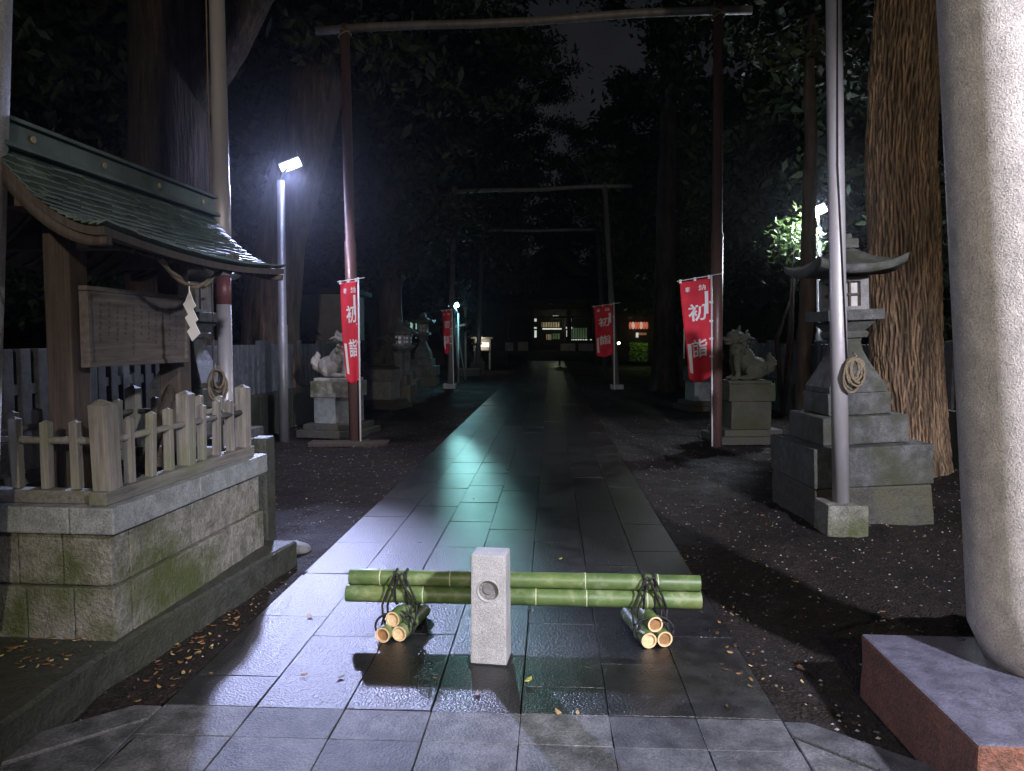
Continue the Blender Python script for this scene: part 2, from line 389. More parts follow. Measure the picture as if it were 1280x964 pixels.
while yy > -3:
    for a, b in zip(XN, XN[1:]):
        q = rnd.uniform(-0.18, 0.18); slab(a, yy-0.40, b, yy-0.05 if False else yy)
    yy -= 0.40
for i in range(7): slab(XE[i], 2.52, XE[i+1], 2.80); slab(XE[i], 2.80, XE[i+1], 3.04)
def poly(*pts): p.prism(list(pts), -0.05, TOP, 0.004)
poly((0.966, 2.526), (1.36, 2.526), (0.966, 2.90)); poly((1.40, 2.526), (1.66, 2.526), (1.06, 3.03), (0.966, 3.03), (0.966, 2.925))
poly((-1.666, 2.526), (-1.666, 2.90), (-2.05, 2.526)); poly((-1.666, 2.93), (-1.666, 3.03), (-1.78, 3.03), (-2.34, 2.526), (-2.09, 2.526))
struct('forecourt', p, M['forecourt'])
b_ = MB()
b_.box((-0.35, 27.5, -0.035), (2.58, 61, 0.07)); b_.box((-0.3, -0.25, -0.0351), (7.0, 5.5, 0.07))
for v in b_.bm.verts:
    if v.co.z > 0: v.co.z = 0.016 if abs(v.co.y) > 2.99 else 0.0159
struct('path_bedding', b_, plain('joint_dirt', (0.05, 0.047, 0.04), 0.8, 0.4, 30))

# ------------------------------------------------------------------ torii gate
t = thing('torii_gate', 'pale granite shrine gate columns framing the stone path', 'torii gate', (-0.25, 3.08, 0))
CXR, CXL = 2.125, -2.88
for sx, cx in ((1, CXR), (-1, CXL)):
    m = MB(); pts = []; rad = []
    for k in range(41):
        z = 0.26 + 7.0*k/40 - (0.10 if sx < 0 else 0); r = 0.335 - 0.03*(z/5)
        if z < 0.42: r = 0.335*(0.80+0.20*math.sin(min(1, (z-0.26)/0.16)*math.pi/2))
        pts.append((cx - sx*(0.09 if sx > 0 else 0.08)*z, 3.08, z)); rad.append(r)
    m.tube(pts, rad, 72)
    build('column', m, M['column'], t, True)
    if sx < 0: continue
    m = MB(); x0, x1 = 1.40, 2.7
    m.box(((x0+x1)/2, 2.885, 0.135), (x1-x0, 0.92, 0.29), bev=0.012).cut(3).rough(0.006, 9)
    pl = build('plinth', m, [M['rust'], M['plinth_top']], t, True)
    for f in pl.data.polygons:
        if f.normal.z > 0.6: f.material_index = 1
m = MB(); m.box((-0.25, 3.08, 6.05), (5.6, 0.24, 0.34), bev=0.02); build('tie_beam', m, M['column'], t, True)
m = MB()
def kasagi(z0, L, w, h):
    def fn(u, v):
        x = (u-0.5)*L; a = v*2*math.pi + math.pi/4; k = w/2/math.cos(math.pi/4)
        return (-0.25+x, 3.08+k*math.cos(a), z0 + 0.45*(2*u-1)**4*0.6 + h/2/math.cos(math.pi/4)*math.sin(a))
    m.sheet(fn, 24, 4)
kasagi(7.3, 7.6, 0.42, 0.32); kasagi(7.6, 8.0, 0.55, 0.26); build('lintel', m, M['column'], t, True)

# ------------------------------------------------------------------ bollard
bx, by = -0.288, 3.575
m = MB(); m.box((0, 0, 0.27), (0.178, 0.150, 0.54), bev=0.008, taper=0.95)
bol = bpy.data.meshes.new('b0'); m.bm.to_mesh(bol); m.bm.free()
bo = bpy.data.objects.new('granite_bollard', bol); COL.objects.link(bo)
cm = MB(); cm.tube([(0.0, -0.12, 0.365), (0.0, -0.045, 0.365)], 0.050, 32)
cm.torus((0, 0, 0), 1, 0.001) if False else None
for (c, d) in (((0, -0.0745, 0.435), (0.3, 0.008, 0.006)),): cm.box(c, d)
cme = cm.me('cut'); co = bpy.data.objects.new('cutter', cme); COL.objects.link(co)
md = bo.modifiers.new('b', 'BOOLEAN'); md.object = co; md.operation = 'DIFFERENCE'; md.solver = 'EXACT'
bpy.context.view_layer.update()
dg = bpy.context.evaluated_depsgraph_get(); nm = bpy.data.meshes.new_from_object(bo.evaluated_get(dg))
bo.modifiers.clear(); bo.data = nm; bpy.data.objects.remove(co); nm.materials.clear(); nm.materials.append(M['bollard'])
bo.location = (bx, by, 0.028); bo.rotation_euler = (0, 0, R(-6))
tag(bo, 'squat speckled granite bollard with round recess in front of the bamboo barrier', 'bollard')
m = MB(); m.box((0, 0, 0.0035), (0.192, 0.164, 0.006)); build('socket_joint', m, M['black_rope'], bo)
m = MB(); m.torus((0, -0.073, 0.365), 0.053, 0.0035, Matrix.Rotation(math.pi/2, 3, 'X')); build('recess_ring', m, M['bollard'], bo)
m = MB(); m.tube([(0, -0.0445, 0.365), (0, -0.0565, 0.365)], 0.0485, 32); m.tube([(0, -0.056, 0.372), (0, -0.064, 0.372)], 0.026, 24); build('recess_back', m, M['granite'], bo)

# ------------------------------------------------------------------ bamboo barrier
bb = thing('bamboo_barrier', 'low barrier of two green bamboo poles lashed onto short bamboo logs', 'barrier', (-0.15, 3.9, 0.03))
def bamboo(pa, pb, r, first=0.12, step=0.27, seg=26):
    pa, pb = Vector(pa), Vector(pb); L = (pb-pa).length; d = (pb-pa)/L
    nodes = []; s = first
    while s < L-0.04: nodes.append(s); s += step*rnd.uniform(0.85, 1.15)
    st = [(0, r)]
    for s in nodes: st += [(s-0.022, r*0.995), (s-0.006, r*1.045), (s, r*0.985), (s+0.006, r*1.035), (s+0.02, r*0.99)]
    st.append((L, r*0.99))
    m = MB(); m.tube([pa+d*s for s, _ in st], [q for _, q in st], seg, cap=False)
    ri = r*0.80
    ends = []
    for (base, dd) in ((pa, -d), (pb, d)):
        m2 = MB(); ends.append(m2)
        u = dd.orthogonal().normalized(); w = dd.cross(u)
        o_ = [base + (u*math.cos(2*math.pi*k/seg)+w*math.sin(2*math.pi*k/seg))*r for k in range(seg)]
        i_ = [base + (u*math.cos(2*math.pi*k/seg)+w*math.sin(2*math.pi*k/seg))*ri for k in range(seg)]
        j_ = [q - dd*0.012 for q in i_]
        ov = [m2.bm.verts.new(q) for q in o_]; iv = [m2.bm.verts.new(q) for q in i_]; jv = [m2.bm.verts.new(q) for q in j_]
        for k in range(seg):
            k2 = (k+1) % seg; m2.bm.faces.new((ov[k], ov[k2], iv[k2], iv[k])); m2.bm.faces.new((iv[k], iv[k2], jv[k2], jv[k]))
        f_ = m2.bm.faces.new(jv); f_.material_index = 1
    m3 = []
    for s in nodes: q = MB(); q.tube([pa+d*(s-0.0045), pa+d*(s+0.0015)], r*1.048, seg); m3.append(q)
    return m, ends, m3
def add_bamboo(nm, pa, pb, r, first, step, cut=None):
    a, b, c = bamboo(pa, pb, r, first, step)
    o = build(nm, a, M['bamboo'], bb, True)
    [build('cut_end', e, [M['bamboo_cut'], M['bamboo_in']] if rnd.random() < 0.6 else [M['bamboo_cut'], M['bamboo_cut']], o, True) for e in b]; [build('node_ring', q, M['bamboo_ring'], o, True) for q in c]
PYB = 3.885
add_bamboo('bamboo_pole', (-1.095, PYB+0.01, 0.235), (0.795, PYB, 0.232), 0.0455, 0.42, 0.31)
add_bamboo('bamboo_pole', (-1.078, PYB+0.02, 0.323), (0.79, PYB+0.01, 0.320), 0.0425, 0.17, 0.36)
for cxb, sg in ((-0.825, 1), (0.548, -1)):
    r = 0.040
    for k, (dx, dz) in enumerate(((-r-0.001, 0), (r+0.002, 0.001), (0.004*sg, r*1.74))):
        add_bamboo('bamboo_log', (cxb+dx, 3.735+0.02*k, TOP+r+dz), (cxb+dx+0.07*sg, 4.12-0.02*k, TOP+r+dz), r, 0.33, 0.5, M['bamboo_cut'])
    for ox in (-0.012, 0.016):
        m = MB(); yb = PYB
        loop = []
        for k in range(29):
            a = 2*math.pi*k/28
            s_ = math.sin(a)
            xx = cxb+0.03*sg + ox + 0.076*math.cos(a)*(1-0.66*max(0, s_)); zz = 0.20 + 0.172*s_
            loop.append((xx, yb - 0.052 - 0.02*math.sin(a*0.5), max(TOP+0.005, zz)))
        m.tube(loop, 0.0058, 8)
        loop = [(cxb+0.03*sg+ox*2, PYB+0.052*math.cos(a), 0.28+0.095*math.sin(a)) for a in [2*math.pi*k/20 for k in range(21)]]
        m.tube(loop, 0.0058, 8)
        loop = [(cxb+ox+sg*0.012+0.090*math.cos(a), 3.80+ox, TOP+0.066+0.072*math.sin(a)) for a in [2*math.pi*k/24 for k in range(25)]]
        m.tube(loop, 0.006, 8)
        build('rope', m, M['black_rope'], bb, True)

# ------------------------------------------------------------------ left platform + stone base + fence + notice shelter
m = MB(); PH = 0.18
m.prism([(-1.80, 5.13), (-6.2, 5.4), (-6.2, 2.2), (-2.03, 2.2), (-2.03, 3.212)], -0.06, PH, 0.015)
bmesh.ops.triangulate(m.bm, faces=[f for f in m.bm.faces if len(f.verts) > 4]); m.cut(5).rough(0.012, 4).rough(0.004, 18)
tag(build('stone_platform', m, M['platform']), 'low dark mossy stone platform under the walled notice board', 'platform')
BX0, BX1, BY0, BY1 = -3.15, -2.01, 3.36, 5.01
base = thing('stone_wall', 'mossy granite block wall base with coping, under the wooden picket fence', 'stone base', (-2.6, 4.2, PH))
def blocks(m, z0, z1, off, inset=0.0):
    def run(a, b, n, axis, fixed, nrm):
        ed = [a+(b-a)*(k/n) for k in range(n+1)]
        for k in range(1, n): ed[k] += rnd.uniform(-0.06, 0.06) + off
        for k in range(n):
            L = ed[k+1]-ed[k]-0.006; c = (ed[k]+ed[k+1])/2
            if axis == 'x': m.box((c, fixed+0.07*nrm, (z0+z1)/2), (L, 0.14, z1-z0-0.006), bev=0.006)
            else: m.box((fixed+0.07*nrm, c, (z0+z1)/2), (0.14, L, z1-z0-0.006), bev=0.006)
    run(BX0+inset, BX1-inset, 5, 'x', BY0+inset, 1); run(BY0+inset+0.145, BY1-inset-0.145, 4, 'y', BX1-inset, -1)
    run(BX0+inset, BX1-inset, 5, 'x', BY1-inset, -1); run(BY0+inset+0.145, BY1-inset-0.145, 4, 'y', BX0+inset, 1)
m = MB(); blocks(m, PH-0.01, 0.43, 0.03, 0.0); blocks(m, 0.432, 0.69, -0.05, 0.02); m.cut(2).rough(0.004, 14)
build('wall_blocks', m, M['wall'], base, True)
m = MB(); m.box(((BX0+BX1)/2, (BY0+BY1)/2, 0.42), (BX1-BX0-0.2, BY1-BY0-0.2, 0.46)); build('fill', m, M['platform'], base, True)
m = MB()
for a, b in ((BY0-0.025, 4.12), (4.126, BY1+0.025)): m.box((BX1-0.085, (a+b)/2, 0.755), (0.22, b-a, 0.125), bev=0.008)
for a, b in ((BX0, -2.62), (-2.614, BX1-0.2)): m.box(((a+b)/2, BY0+0.085, 0.755), (b-a, 0.22, 0.1248), bev=0.008); m.box(((a+b)/2, BY1-0.085, 0.755), (b-a, 0.22, 0.1248), bev=0.008)
m.box((BX0+0.085, (BY0+BY1)/2, 0.755), (0.22, BY1-BY0-0.45, 0.125), bev=0.008)
m.cut(2).rough(0.003, 12); build('coping', m, M['coping'], base, True)
m = MB(); m.box(((BX0+BX1)/2, (BY0+BY1)/2, 0.70), (BX1-BX0-0.35, BY1-BY0-0.35, 0.10)); build('gravel_bed', m, M['soil'], base, True)

CT = 0.8175
fe = thing('picket_fence', 'weathered grey wooden picket fence around the notice board', 'fence', (-2.6, 4.2, CT))
FX0, FX1, FY0, FY1 = -2.85, -2.085, 3.45, 4.88
m = MB()
for x in (FX0, FX1): m.box((x, (FY0+FY1)/2, CT+0.034), (0.085, FY1-FY0+0.16, 0.066), bev=0.006)
for y in (FY0, FY1): m.box(((FX0+FX1)/2, y, CT+0.033), (FX1-FX0-0.10, 0.08, 0.062), bev=0.006)
m.cut(2).rough(0.003, 9); build('base_beam', m, M['fence_rail'], fe, True)
m = MB(); zr = CT+0.30
for x in (FX0, FX1): m.tube([(x, FY0, zr), (x+0.004, 4.3, zr+0.004), (x, FY1, zr)], 0.018, 10)
for y in (FY0, FY1): m.tube([(FX0, y, zr), (FX1, y, zr)], 0.018, 10)
build('rail', m, M['fence_rail'], fe, True)
def picket(x, y, big):
    w = 0.042 if not big else 0.078; h = (0.33 if not big else 0.40)*rnd.uniform(0.97, 1.03)
    if (x, y) == (FX1, FY0): w, h = 0.092, 0.41
    m = MB(); z0 = CT+0.066; m.box((0, 0, h/2), (w, w, h), bev=0.004)
    n0 = len(m.bm.verts); tp = MB()
    k = w/2-0.004
    vs = [m.bm.verts.new(q) for q in ((-k, -k, h), (k, -k, h), (k, k, h), (-k, k, h))]; ap = m.bm.verts.new((0, 0, h+w*0.28))
    for i in range(4): m.bm.faces.new((vs[i], vs[(i+1) % 4], ap))
    bmesh.ops.transform(m.bm, matrix=Matrix.Translation((x, y, z0)) @ Matrix.Rotation(R(rnd.uniform(-1.2, 1.2)), 4, 'X') @ Matrix.Rotation(R(rnd.uniform(-1.3, 1.3)), 4, 'Y') @ Matrix.Rotation(rnd.uniform(-0.12, 0.12), 4, 'Z'), verts=m.bm.verts[:])
    m.rough(0.003, 7)
    build('post' if big else 'picket', m, M['fence_wood'], fe, True); tp.bm.free()
for k in range(9):
    yv = FY0+(FY1-FY0)*k/8; picket(FX1, yv, k in (0, 4, 8)); picket(FX0, yv, k in (0, 4, 8))
for k in range(1, 5):
    xv = FX1+(FX0-FX1)*k/5; picket(xv, FY0, False); picket(xv, FY1, False)

for _o in (base, fe): _o.rotation_euler.z = R(-2.5)
XR = -2.42
sh = thing('notice_shelter', 'small roofed wooden notice board with green copper shingle roof', 'notice board', (XR, 4.2, CT))
for y in (3.70, 4.70):
    m = MB(); m.box((XR-0.03, y, (0.75+2.30)/2), (0.14, 0.14, 1.55), bev=0.01); m.cut(1).rough(0.003, 5); build('post', m, M['wood'], sh, True)
for y in (4.55,):
    m = MB(); m.tube([(XR-0.03, 4.66, 1.30), (XR+0.02, 4.25, 0.82)], 0.035, 10); build('brace', m, M['wood'], sh, True)
m = MB(); m.box((XR, 4.2, 2.27), (0.13, 1.8, 0.13), bev=0.01); m.box((XR, 3.7, 2.10), (0.80, 0.09, 0.09), bev=0.01); m.box((XR, 4.7, 2.10), (0.80, 0.09, 0.09), bev=0.01)
build('beam', m, M['wood'], sh, True)
BXF = -2.33
bd = MB(); bd.box((BXF, 4.13, 1.665), (0.035, 0.90, 0.37), rot=Matrix.Rotation(R(2), 3, 'Y'), bev=0.004)
bdo = build('notice_panel', bd, M['board'], sh, True)
m = MB()
for z in (1.862, 1.472): m.box((BXF+0.004, 4.13, z), (0.05, 0.96, 0.024), bev=0.004)
for y in (3.665, 4.595): m.box((BXF+0.004, y, 1.665), (0.05, 0.026, 0.365), bev=0.004)
build('frame', m, M['board'], bdo, True)
m = MB(); wr = random.Random(21)
for ci_ in range(11):
    yy_ = 3.76+ci_*0.072; n_ch = wr.randint(6, 9); top_ = 1.79-wr.uniform(0, 0.03)
    for k in range(n_ch):
        zz_ = top_-k*0.030; sx_ = -(zz_-1.665)*math.tan(R(-2))
        for q in range(3): m.box((BXF+0.0178+sx_, yy_+wr.uniform(-.008, .008), zz_+wr.uniform(-.007, .007)), (0.0015, *((0.018, 0.0035) if q % 2 else (0.0035, 0.018))), rot=Matrix.Rotation(R(2), 3, 'Y'))
build('faded_writing', m, plain('faded_ink', (0.05, 0.043, 0.038), 0.9, 0.4, 30), bdo, True)
# roof
RY0, RY1, RH, RW, RDROP = 3.16, 5.12, 2.47, 0.53, 0.42
def rf(u, v, s=1, lift=0.0):
    y = RY0 + (RY1-RY0)*v
    z = RH - RDROP*(1-max(0.0, 1-u)**1.75) + 0.055*((2*v-1)**2)*u*u + lift
    return Vector((XR + s*(0.02+RW*u), y, z))
m = MB(); nr = 15
for s in (1, -1):
    for r_ in range(nr):
        u0, u1 = r_/nr, (r_+1.35)/nr
        nt_ = 17; off = 0.5*(r_ % 2)
        for k in range(-1, nt_):
            v0 = max(0, (k+off)/nt_); v1 = min(1, (k+1+off)/nt_)
            if v1-v0 < 0.005: continue
            v0 += 0.0006; v1 -= 0.0006; j = rnd.uniform(0, 0.006); u1c = min(u1, 1.02)+rnd.uniform(-0.012, 0.008)
            a = rf(u0, v0, s, 0.002); b = rf(u0, v1, s, 0.002); c = rf(u1c, v1, s, 0.013+j); d = rf(u1c, v0, s, 0.013+j)
            n = Vector((0, 0, -0.009))
            V = [m.bm.verts.new(q) for q in (a, b, c, d, a+n, b+n, c+n, d+n)]
            for f in ((0,1,2,3), (7,6,5,4), (0,4,5,1), (1,5,6,2), (2,6,7,3), (3,7,4,0)): m.bm.faces.new([V[q] for q in f])
roof = build('roof', m, M['copper'], sh, True)
m = MB()
for s in (1, -1): m.sheet(lambda u, v: rf(u*0.985, 0.006+0.988*v, s, -0.012), 12, 16, thick=(0, 0, -0.035))
build('roof_boards', m, M['dark_wood'], roof, True)
for s in (1, -1):
    for v in (0.012, 0.965):
        m = MB(); m.sheet(lambda u, w: rf(0.99*u, v, s, -0.052-0.075*w+0.04*u*w), 12, 2, thick=(0, 0.035, 0))
        build('bargeboard', m, M['dark_wood'], roof, True)
m = MB()
for s in (1, -1):
    for k in range(11):
        v = 0.08+0.84*k/10; m.tube([rf(0.86*u/8, v, s, -0.062) for u in range(0, 9)], 0.014, 6)
build('rafter', m, M['wood'], roof, True)
m = MB()
m.box((XR, (RY0+RY1)/2, RH+0.055), (0.085, RY1-RY0+0.05, 0.10), bev=0.008); m.box((XR, (RY0+RY1)/2, RH-0.005), (0.17, RY1-RY0+0.03, 0.022), bev=0.004)
m.box((XR, (RY0+RY1)/2, RH+0.12), (0.12, RY1-RY0+0.07, 0.02), bev=0.004)
rc = build('ridge_cap', m, M['copper'], roof, True)
M['brass'] = plain('aged_brass', (0.30, 0.24, 0.12), 0.5)
for k in range(4):
    m = MB(); m.tube([(XR+0.043, RY0+0.25+0.52*k, RH+0.06), (XR+0.050, RY0+0.25+0.52*k, RH+0.06)], 0.016, 14); build('ridge_stud', m, M['brass'], rc, True)
sh.rotation_euler.z = R(-2.5)
# rope with paper streamer
RPX = -1.99
rp = thing('sacred_rope', 'straw rope sagging under the eave of the notice shelter', 'rope', (RPX, 4.0, 2.0))
def arc(y0, y1, z0, sag, n=14): return [(RPX+0.004*math.sin(k*2), y0+(y1-y0)*k/n, z0 - sag*math.sin(math.pi*k/n)) for k in range(n+1)]
m = MB(); 
for ph in (0, math.pi): 
    P = arc(3.72, 4.42, 2.015, 0.115)
    m.tube([(q[0]+0.008*math.cos(i*1.1+ph), q[1], q[2]+0.008*math.sin(i*1.1+ph)) for i, q in enumerate(P)], 0.010, 8)
build('rope_strand', m, M['rope'], rp, True)
def shide(x, y, ztop, s=1.0):
    m = MB(); e = Vector((0.88, -0.47, 0)); n = Vector((0.0015, 0.003, 0)); o = Vector((x, y, ztop))
    m.tube([o+Vector((0, 0, 0.09)), o+Vector((0, 0, 0.02))], 0.003, 6)
    def piece(cn):
        V = [m.bm.verts.new(o+e*(q[0]*s)+Vector((0, 0, q[1]*s))) for q in cn]+[m.bm.verts.new(o+n+e*(q[0]*s)+Vector((0, 0, q[1]*s))) for q in cn]
        k = len(cn); m.bm.faces.new(V[:k]); m.bm.faces.new(V[k:][::-1])
        for i in range(k): m.bm.faces.new((V[i], V[i+k], V[(i+1) % k+k], V[(i+1) % k]))
    piece([(0.0, 0.035), (-0.03, -0.012), (0.018, 0.0)])
    for k in range(3):
        cx, cz = -0.004+0.012*k, -0.030-0.060*k; piece([(cx+0.012, cz+0.042), (cx-0.044, cz+0.004), (cx-0.010, cz-0.040), (cx+0.046, cz-0.006)])
    return m
pt = at(222, 372, 4.42)
tag(build('paper_streamer', shide(-1.985, 4.02, 1.83, 1.25), M['paper']), 'white zigzag paper streamer hanging from the straw rope beside the notice panel', 'paper streamer', None)

M_='x'
m = MB(); m.box((-2.08, 5.25, 0.44), (0.12, 0.16, 0.92), bev=0.01); m.cut(2).rough(0.006, 8)
tag(build('stone_post', m, M['platform']), 'dark stone post just beyond the far end of the mossy wall', 'stone post')
m = MB()
for c, r in (((-1.93, 5.45, 0.02), (0.12, 0.08, 0.05)),): m.ball(c, r, 3).rough(0.02, 9)
tag(build('rock', m, M['granite']), 'small flat rock on the soil at the end of the kerb', 'rock')

# ------------------------------------------------------------------ flag poles near
def pole_run(pb, pt_, r0, r1, n=2): return [tuple(Vector(pb).lerp(Vector(pt_), k/n)) for k in range(n+1)], [r0+(r1-r0)*k/n for k in range(n+1)]
YL = 6.2
pb = at(284, 560, YL); pb = Vector((pb.x, YL, 0.0)); ptp = at(271, 0, YL); d = (ptp-pb); ptop = pb + d*(7.2/d.z)
fl = thing('flag_pole', 'tall steel pole with faded red band rising behind the picket fence', 'pole', pb)
def along(a, b, z): return a + (b-a)*((z-a.z)/(b.z-a.z))
m = MB(); m.tube([pb, along(pb, ptop, 1.9)], [0.060, 0.060], 28); build('lower_tube', m, M['steel'], fl, True)
m = MB(); m.tube([along(pb, ptop, 1.9), along(pb, ptop, 2.14)], 0.0615, 28); build('red_band', m, M['red_paint'], fl, True, 'faded red painted band')
m = MB(); m.tube([along(pb, ptop, 2.14), along(pb, ptop, 2.9), along(pb, ptop, 2.905), along(pb, ptop, 3.7), along(pb, ptop, 3.705), ptop], [0.072, 0.072, 0.066, 0.066, 0.062, 0.06], 28); build('upper_tube', m, M['steel'], fl, True)
m = MB(); m.tube([along(pb, ptop, 1.2)+Vector((-0.085, -0.03, 0)), along(pb, ptop, 7.0)+Vector((-0.07, -0.03, 0))], 0.006, 6); build('halyard', m, M['rope'], fl, True)
m = MB(); m.box(pb+Vector((0, 0, 0.16)), (0.34, 0.34, 0.36), bev=0.015); build('base_block', m, M['coping'], fl, True)
def coil(c, R0, n, tilt, nm, lab):
    m = MB()
    for k in range(n):
        rot = Matrix.Rotation(R(90+rnd.uniform(-14, 14)), 3, 'X') @ Matrix.Rotation(rnd.uniform(-0.2, 0.2), 3, 'Y')
        rr = R0*rnd.uniform(0.55, 1.05); seg = 30; off = Vector((rnd.uniform(-.02, .02), 0, (R0-rr)*0.9))
        pts = []
        for i in range(seg+1):
            a = 2*math.pi*i/seg; q = Vector((rr*0.62*math.cos(a), rr*1.15*math.sin(a)+0.0, 0)); q = rot @ q
            pts.append(q + Vector(c) + off + Vector((rnd.uniform(-.003, .003), rnd.uniform(-.012, 0.0)-0.004*k, rnd.uniform(-.003, .003))))
        pts[-1] = pts[0]; m.tube(pts, 0.0095, 7, cap=False)
    m.tube([Vector(c)+Vector((0, -0.02, R0)), Vector(c)+Vector((0.01, -0.03, R0*1.3)), Vector(c)+Vector((0.0, 0.02, R0*1.5))], 0.008, 6)
    return tag(build(nm, m, M['rope']), lab, 'rope')
coil(at(279, 480, YL)+Vector((0, -0.09, 0)), 0.115, 5, 0, 'rope_coil', 'coiled straw rope hung around the red banded pole behind the fence')
YR = 6.28
pb = at(1051, 640, YR); ptp = at(1042, 0, YR); pb = Vector((pb.x, YR, 0.22)); d = ptp-pb; ptop = pb+d*(7.0/d.z)
fr = thing('flag_pole', 'tall steel pole set in a square stone block before the large lantern', 'pole', (pb.x, pb.y, 0))
m = MB(); m.tube([pb, along(pb, ptop, 2.0), along(pb, ptop, 2.005), along(pb, ptop, 3.9), along(pb, ptop, 3.905), ptop], [0.066, 0.066, 0.064, 0.064, 0.061, 0.058], 32); build('tube', m, M['steel'], fr, True)
m = MB(); m.box((pb.x, pb.y, 0.115), (0.33, 0.33, 0.27), bev=0.012, taper=0.97); m.cut(2).rough(0.004, 10); build('base_block', m, M['wall'], fr, True)
m = MB(); m.tube([along(pb, ptop, 1.35)+Vector((0.04, -0.072, 0)), along(pb, ptop, 3.0)+Vector((-0.015, -0.075, 0)), along(pb, ptop, 6.6)+Vector((0.03, -0.07, 0))], 0.006, 6); build('halyard', m, M['black_rope'], fr, True)
coil(at(1061, 468, YR)+Vector((0, -0.09, 0)), 0.12, 13, 0, 'rope_coil', 'thick coil of brown rope on the pole before the large lantern')

# ------------------------------------------------------------------ banner frames
def frame(Y, bl, tl, br, tr, cl, cr, r, label, matp, concrete=False, bands=False):
    a = at(bl[0], bl[1], Y); a.z = 0; b = at(tl[0], tl[1], Y); c = at(br[0], br[1], Y); c.z = 0; e = at(tr[0], tr[1], Y)
    t = thing('pole_gateway', label, 'pole frame', ((a.x+c.x)/2, Y, 0))
    for q0, q1 in ((a, b), (c, e)):
        m = MB(); mid = q0.lerp(q1, 0.5)
        m.tube([q0-Vector((0, 0, 0.05)), mid, mid+Vector((0, 0, 0.002)), q1+(q1-q0)*0.02], [r, r, r*0.86, r*0.82], 24)
        po = build('pole', m, matp, t, True)
        if concrete:
            m = MB(); m.box((q0.x, Y, 0.07), (0.42, 0.42, 0.16), bev=0.015); build('footing', m, M['coping'], t, True)
    l = at(cl[0], cl[1], Y-0.0); r2 = at(cr[0], cr[1], Y)
    m = MB(); n = 8
    m.tube([l.lerp(r2, k/n)+Vector((0, 0, 0.02*math.sin(k*1.3))) for k in range(n+1)], r*0.72, 18); build('crossbar', m, M['bar'], t, True)
    m = MB()
    for q in (b, e):
        for s_ in (-1, 1): m.torus(q+Vector((0, 0, 0.0+0.02*s_)), r*1.15, 0.012, Matrix.Rotation(R(25*s_), 3, 'Y'), 16)
    build('lashing', m, M['rope'], t, True)
    return a, b, c, e
f2 = frame(11.4, (444, 555), (431, 42), (895, 555), (898, 18), (395, 39), (940, 11), 0.088, 'tall rust brown pole frame carrying the two nearest red banners', M['rusty'])
f3 = frame(24.5, (562.5, 485), (567.5, 238), (771, 488), (756, 234), (566, 240), (790, 232), 0.095, 'grey pole frame standing behind the nearest brown one', M['steel_dull'], True)
f4 = frame(34.0, (597, 469), (603, 288), (757, 468), (747, 288), (598, 289), (764, 287), 0.11, 'farthest and thinnest pole frame across the path', M['steel_dull'])
m = MB(); c_ = f2[0]; m.box((c_.x-0.05, 11.25, 0.01), (1.2, 0.35, 0.06), rz=0.1, bev=0.01)
tag(build('timber_plank', m, M['wood']), 'flat plank on the ground at the foot of the left brown pole', 'plank')

